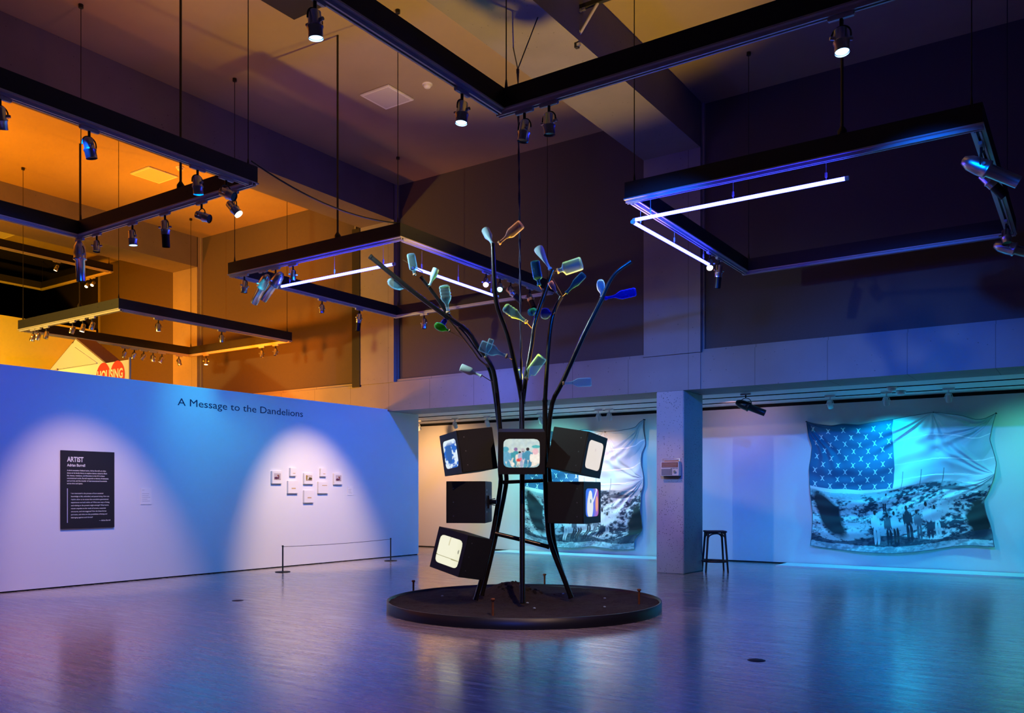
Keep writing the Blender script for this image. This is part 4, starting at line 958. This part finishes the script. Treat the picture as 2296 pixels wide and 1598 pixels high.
for sy in (-1,1):
    a.tube([RS @ Vector((.155*math.cos(PI*i/10),sy*.16,Hs-.14+.09*math.sin(PI*i/10))) for i in range(11)], .014, 8)
    a.tube([RS @ Vector((sy*.16,.155*math.cos(PI*i/10),Hs-.14+.09*math.sin(PI*i/10))) for i in range(11)], .014, 8)
a.build('arched_brace', M_STOOL, t)
# ------------------------------------------------------------------ radio on the column
A = PY(1481, 1067, 14.55); B = PY(1522, 1034, 14.55); w2, h2 = B.x-A.x, B.z-A.z
t = empty('portable_radio', (A.x, 14.55, A.z), 'silver vintage portable radio mounted on the pitted concrete column', 'radio')
a = MB(); a.bbox((0,0,0),(w2,.11,h2),.008); a.build('case', mat('radio_case', (.72,.66,.64), .3, metal=.3), t)
a = MB(); a.box((.02*w2/.3,-.004,h2*.60),(w2*.95,.0,h2*.95)); a.build('tuning_dial', mat('amber_dial', (.22,.09,.05), .15), t)
a = MB(); 
for z in (.68,.78,.87): a.box((w2*.10,-.006,h2*z),(w2*.90,-.003,h2*z+.003))
a.build('dial_scale', M_CREAM, t)
a = MB(); a.cyl((w2*.80,0,h2*.30),(w2*.80,-.025,h2*.30),.026,n=20); a.build('tuning_knob', M_SILVER, t)
for i in range(4):
    a = MB(); a.cyl((w2*(.60+.10*i),0,h2*.53),(w2*(.60+.10*i),-.012,h2*.53),.007,n=10); a.build('knob', M_BLK, t)
a = MB(); a.box((w2*.05,-.003,h2*.06),(w2*.64,0,h2*.50)); a.build('speaker_grille', mat('silver_grille', (.6,.58,.66), .25, metal=.8), t)
a = MB(); a.tube([(w2*.06,.05,h2),(w2*.06,.05,h2+.05),(w2*.97,.05,h2+.05),(w2*.97,.05,h2)], .007, 8); a.build('handle', M_SILVER, t)
a = MB(); a.tube([(w2*.12,.08,h2+.012),(w2*.92,.08,h2+.012)], .009, 8); a.build('antenna', mat('copper_antenna', (.7,.35,.15), .3, metal=1), t)
a = MB(); a.box((w2*.14,.10,-.02),(w2*.96,.135,.0)); a.box((w2*.14,.03,-.018),(w2*.96,.13,-.004)); a.build('wall_shelf', M_BLK, t)

# ------------------------------------------------------------------ orange gallery: gable display and banner
L0, R0, T0 = PY(110, 830, 10), PY(233, 814, 10), PY(167, 761, 10)
zl = (L0.z+R0.z)/2; xc = (L0.x+R0.x)/2
t = empty('gable_display', (xc, 10, 0), 'white house-shaped display with pointed gable in the orange-lit gallery', 'display')
hw = (R0.x-L0.x)/2; zt = T0.z
def prism(a, pts, y0, y1, mi=0):
    n = len(pts); vs = [(x, y0, z) for x, z in pts]+[(x, y1, z) for x, z in pts]
    a.add(vs, [list(range(n)), list(range(n, 2*n))[::-1]]+[(i, i+n, (i+1) % n+n, (i+1) % n) for i in range(n)], mi)
a = MB(); prism(a, [(-hw,0),(hw,0),(hw,zl),(0,zt),(-hw,zl)], 0, .45); a.build('body', M_GWHITE, t)
a = MB(); k = .78
prism(a, [(-hw*k,zl-.0),(hw*k,zl-.0),(hw*k,zl+.02),(0,zt-.17),(-hw*k,zl+.02)], -.03, 0); a.build('gable_panel', M_GWHITE, t)
a = MB(); prism(a, [(0,zt),(0,zt+.03),(hw+.05,zl),(hw,zl-.03)], .01, .46); prism(a, [(0,zt),(0,zt+.03),(-hw-.05,zl),(-hw,zl-.03)], .01, .46); a.build('roof', mat('brown_roof', (.25,.16,.10), .8), t)
TR, TL = PY(289, 806, 9.0), PY(128, 826, 9.0)
w2 = TR.x-TL.x; t = empty('banner', (TL.x, 9.0, TR.z-1.2), 'white HOUSING banner with a red heart, rising above the title wall', 'banner')
a = MB(); a.box((0,0,0),(w2,.02,1.2)); a.build('cloth', mat('banner_cloth', (.80,.78,.72), .8), t)
hc, hz_, hr = PY(247.5, 850, 9.0).x-TL.x, PY(247.5, 850, 9.0).z-(TR.z-1.2), (PY(280, 850, 9).x-PY(216, 850, 9).x)/2
pts = []
for i in range(60):
    an = 2*PI*i/60; x = 16*math.sin(an)**3; y = 13*math.cos(an)-5*math.cos(2*an)-2*math.cos(3*an)-math.cos(4*an); pts.append((hc+x/16*hr, hz_+(y-4)/16*hr*1.15+.06))
a = MB(); vs = [(hc, -.003, hz_-.1)]+[(x, -.003, z) for x, z in pts]
a.add(vs, [(0, 1+i, 1+(i+1) % 60) for i in range(60)]); a.build('red_heart', mat('red_print', (.80,.02,.01), .7), t)
a = MB(); x0_ = PY(219, 850, 9).x-TL.x; x1_ = PY(276, 850, 9).x-TL.x
zz0 = PY(219, 853, 9).z-(TR.z-1.2)
add_text(a, 'HOUSING', wallM((x0_, -.006, zz0), 'Y'), width=x1_-x0_, cap=.17, bold=.03); a.build('banner_lettering', mat('banner_lettering', (.85,.80,.70), .7), t)
a = MB(); a.tube([(w2+.015,.01,-TR.z+1.2),(w2+.015,.01,1.24)], .022, 8); a.tube([(-.015,.01,-TR.z+1.2),(-.015,.01,1.24)], .022, 8); a.build('pole', mat('wooden_pole', (.45,.30,.15), .6), t)
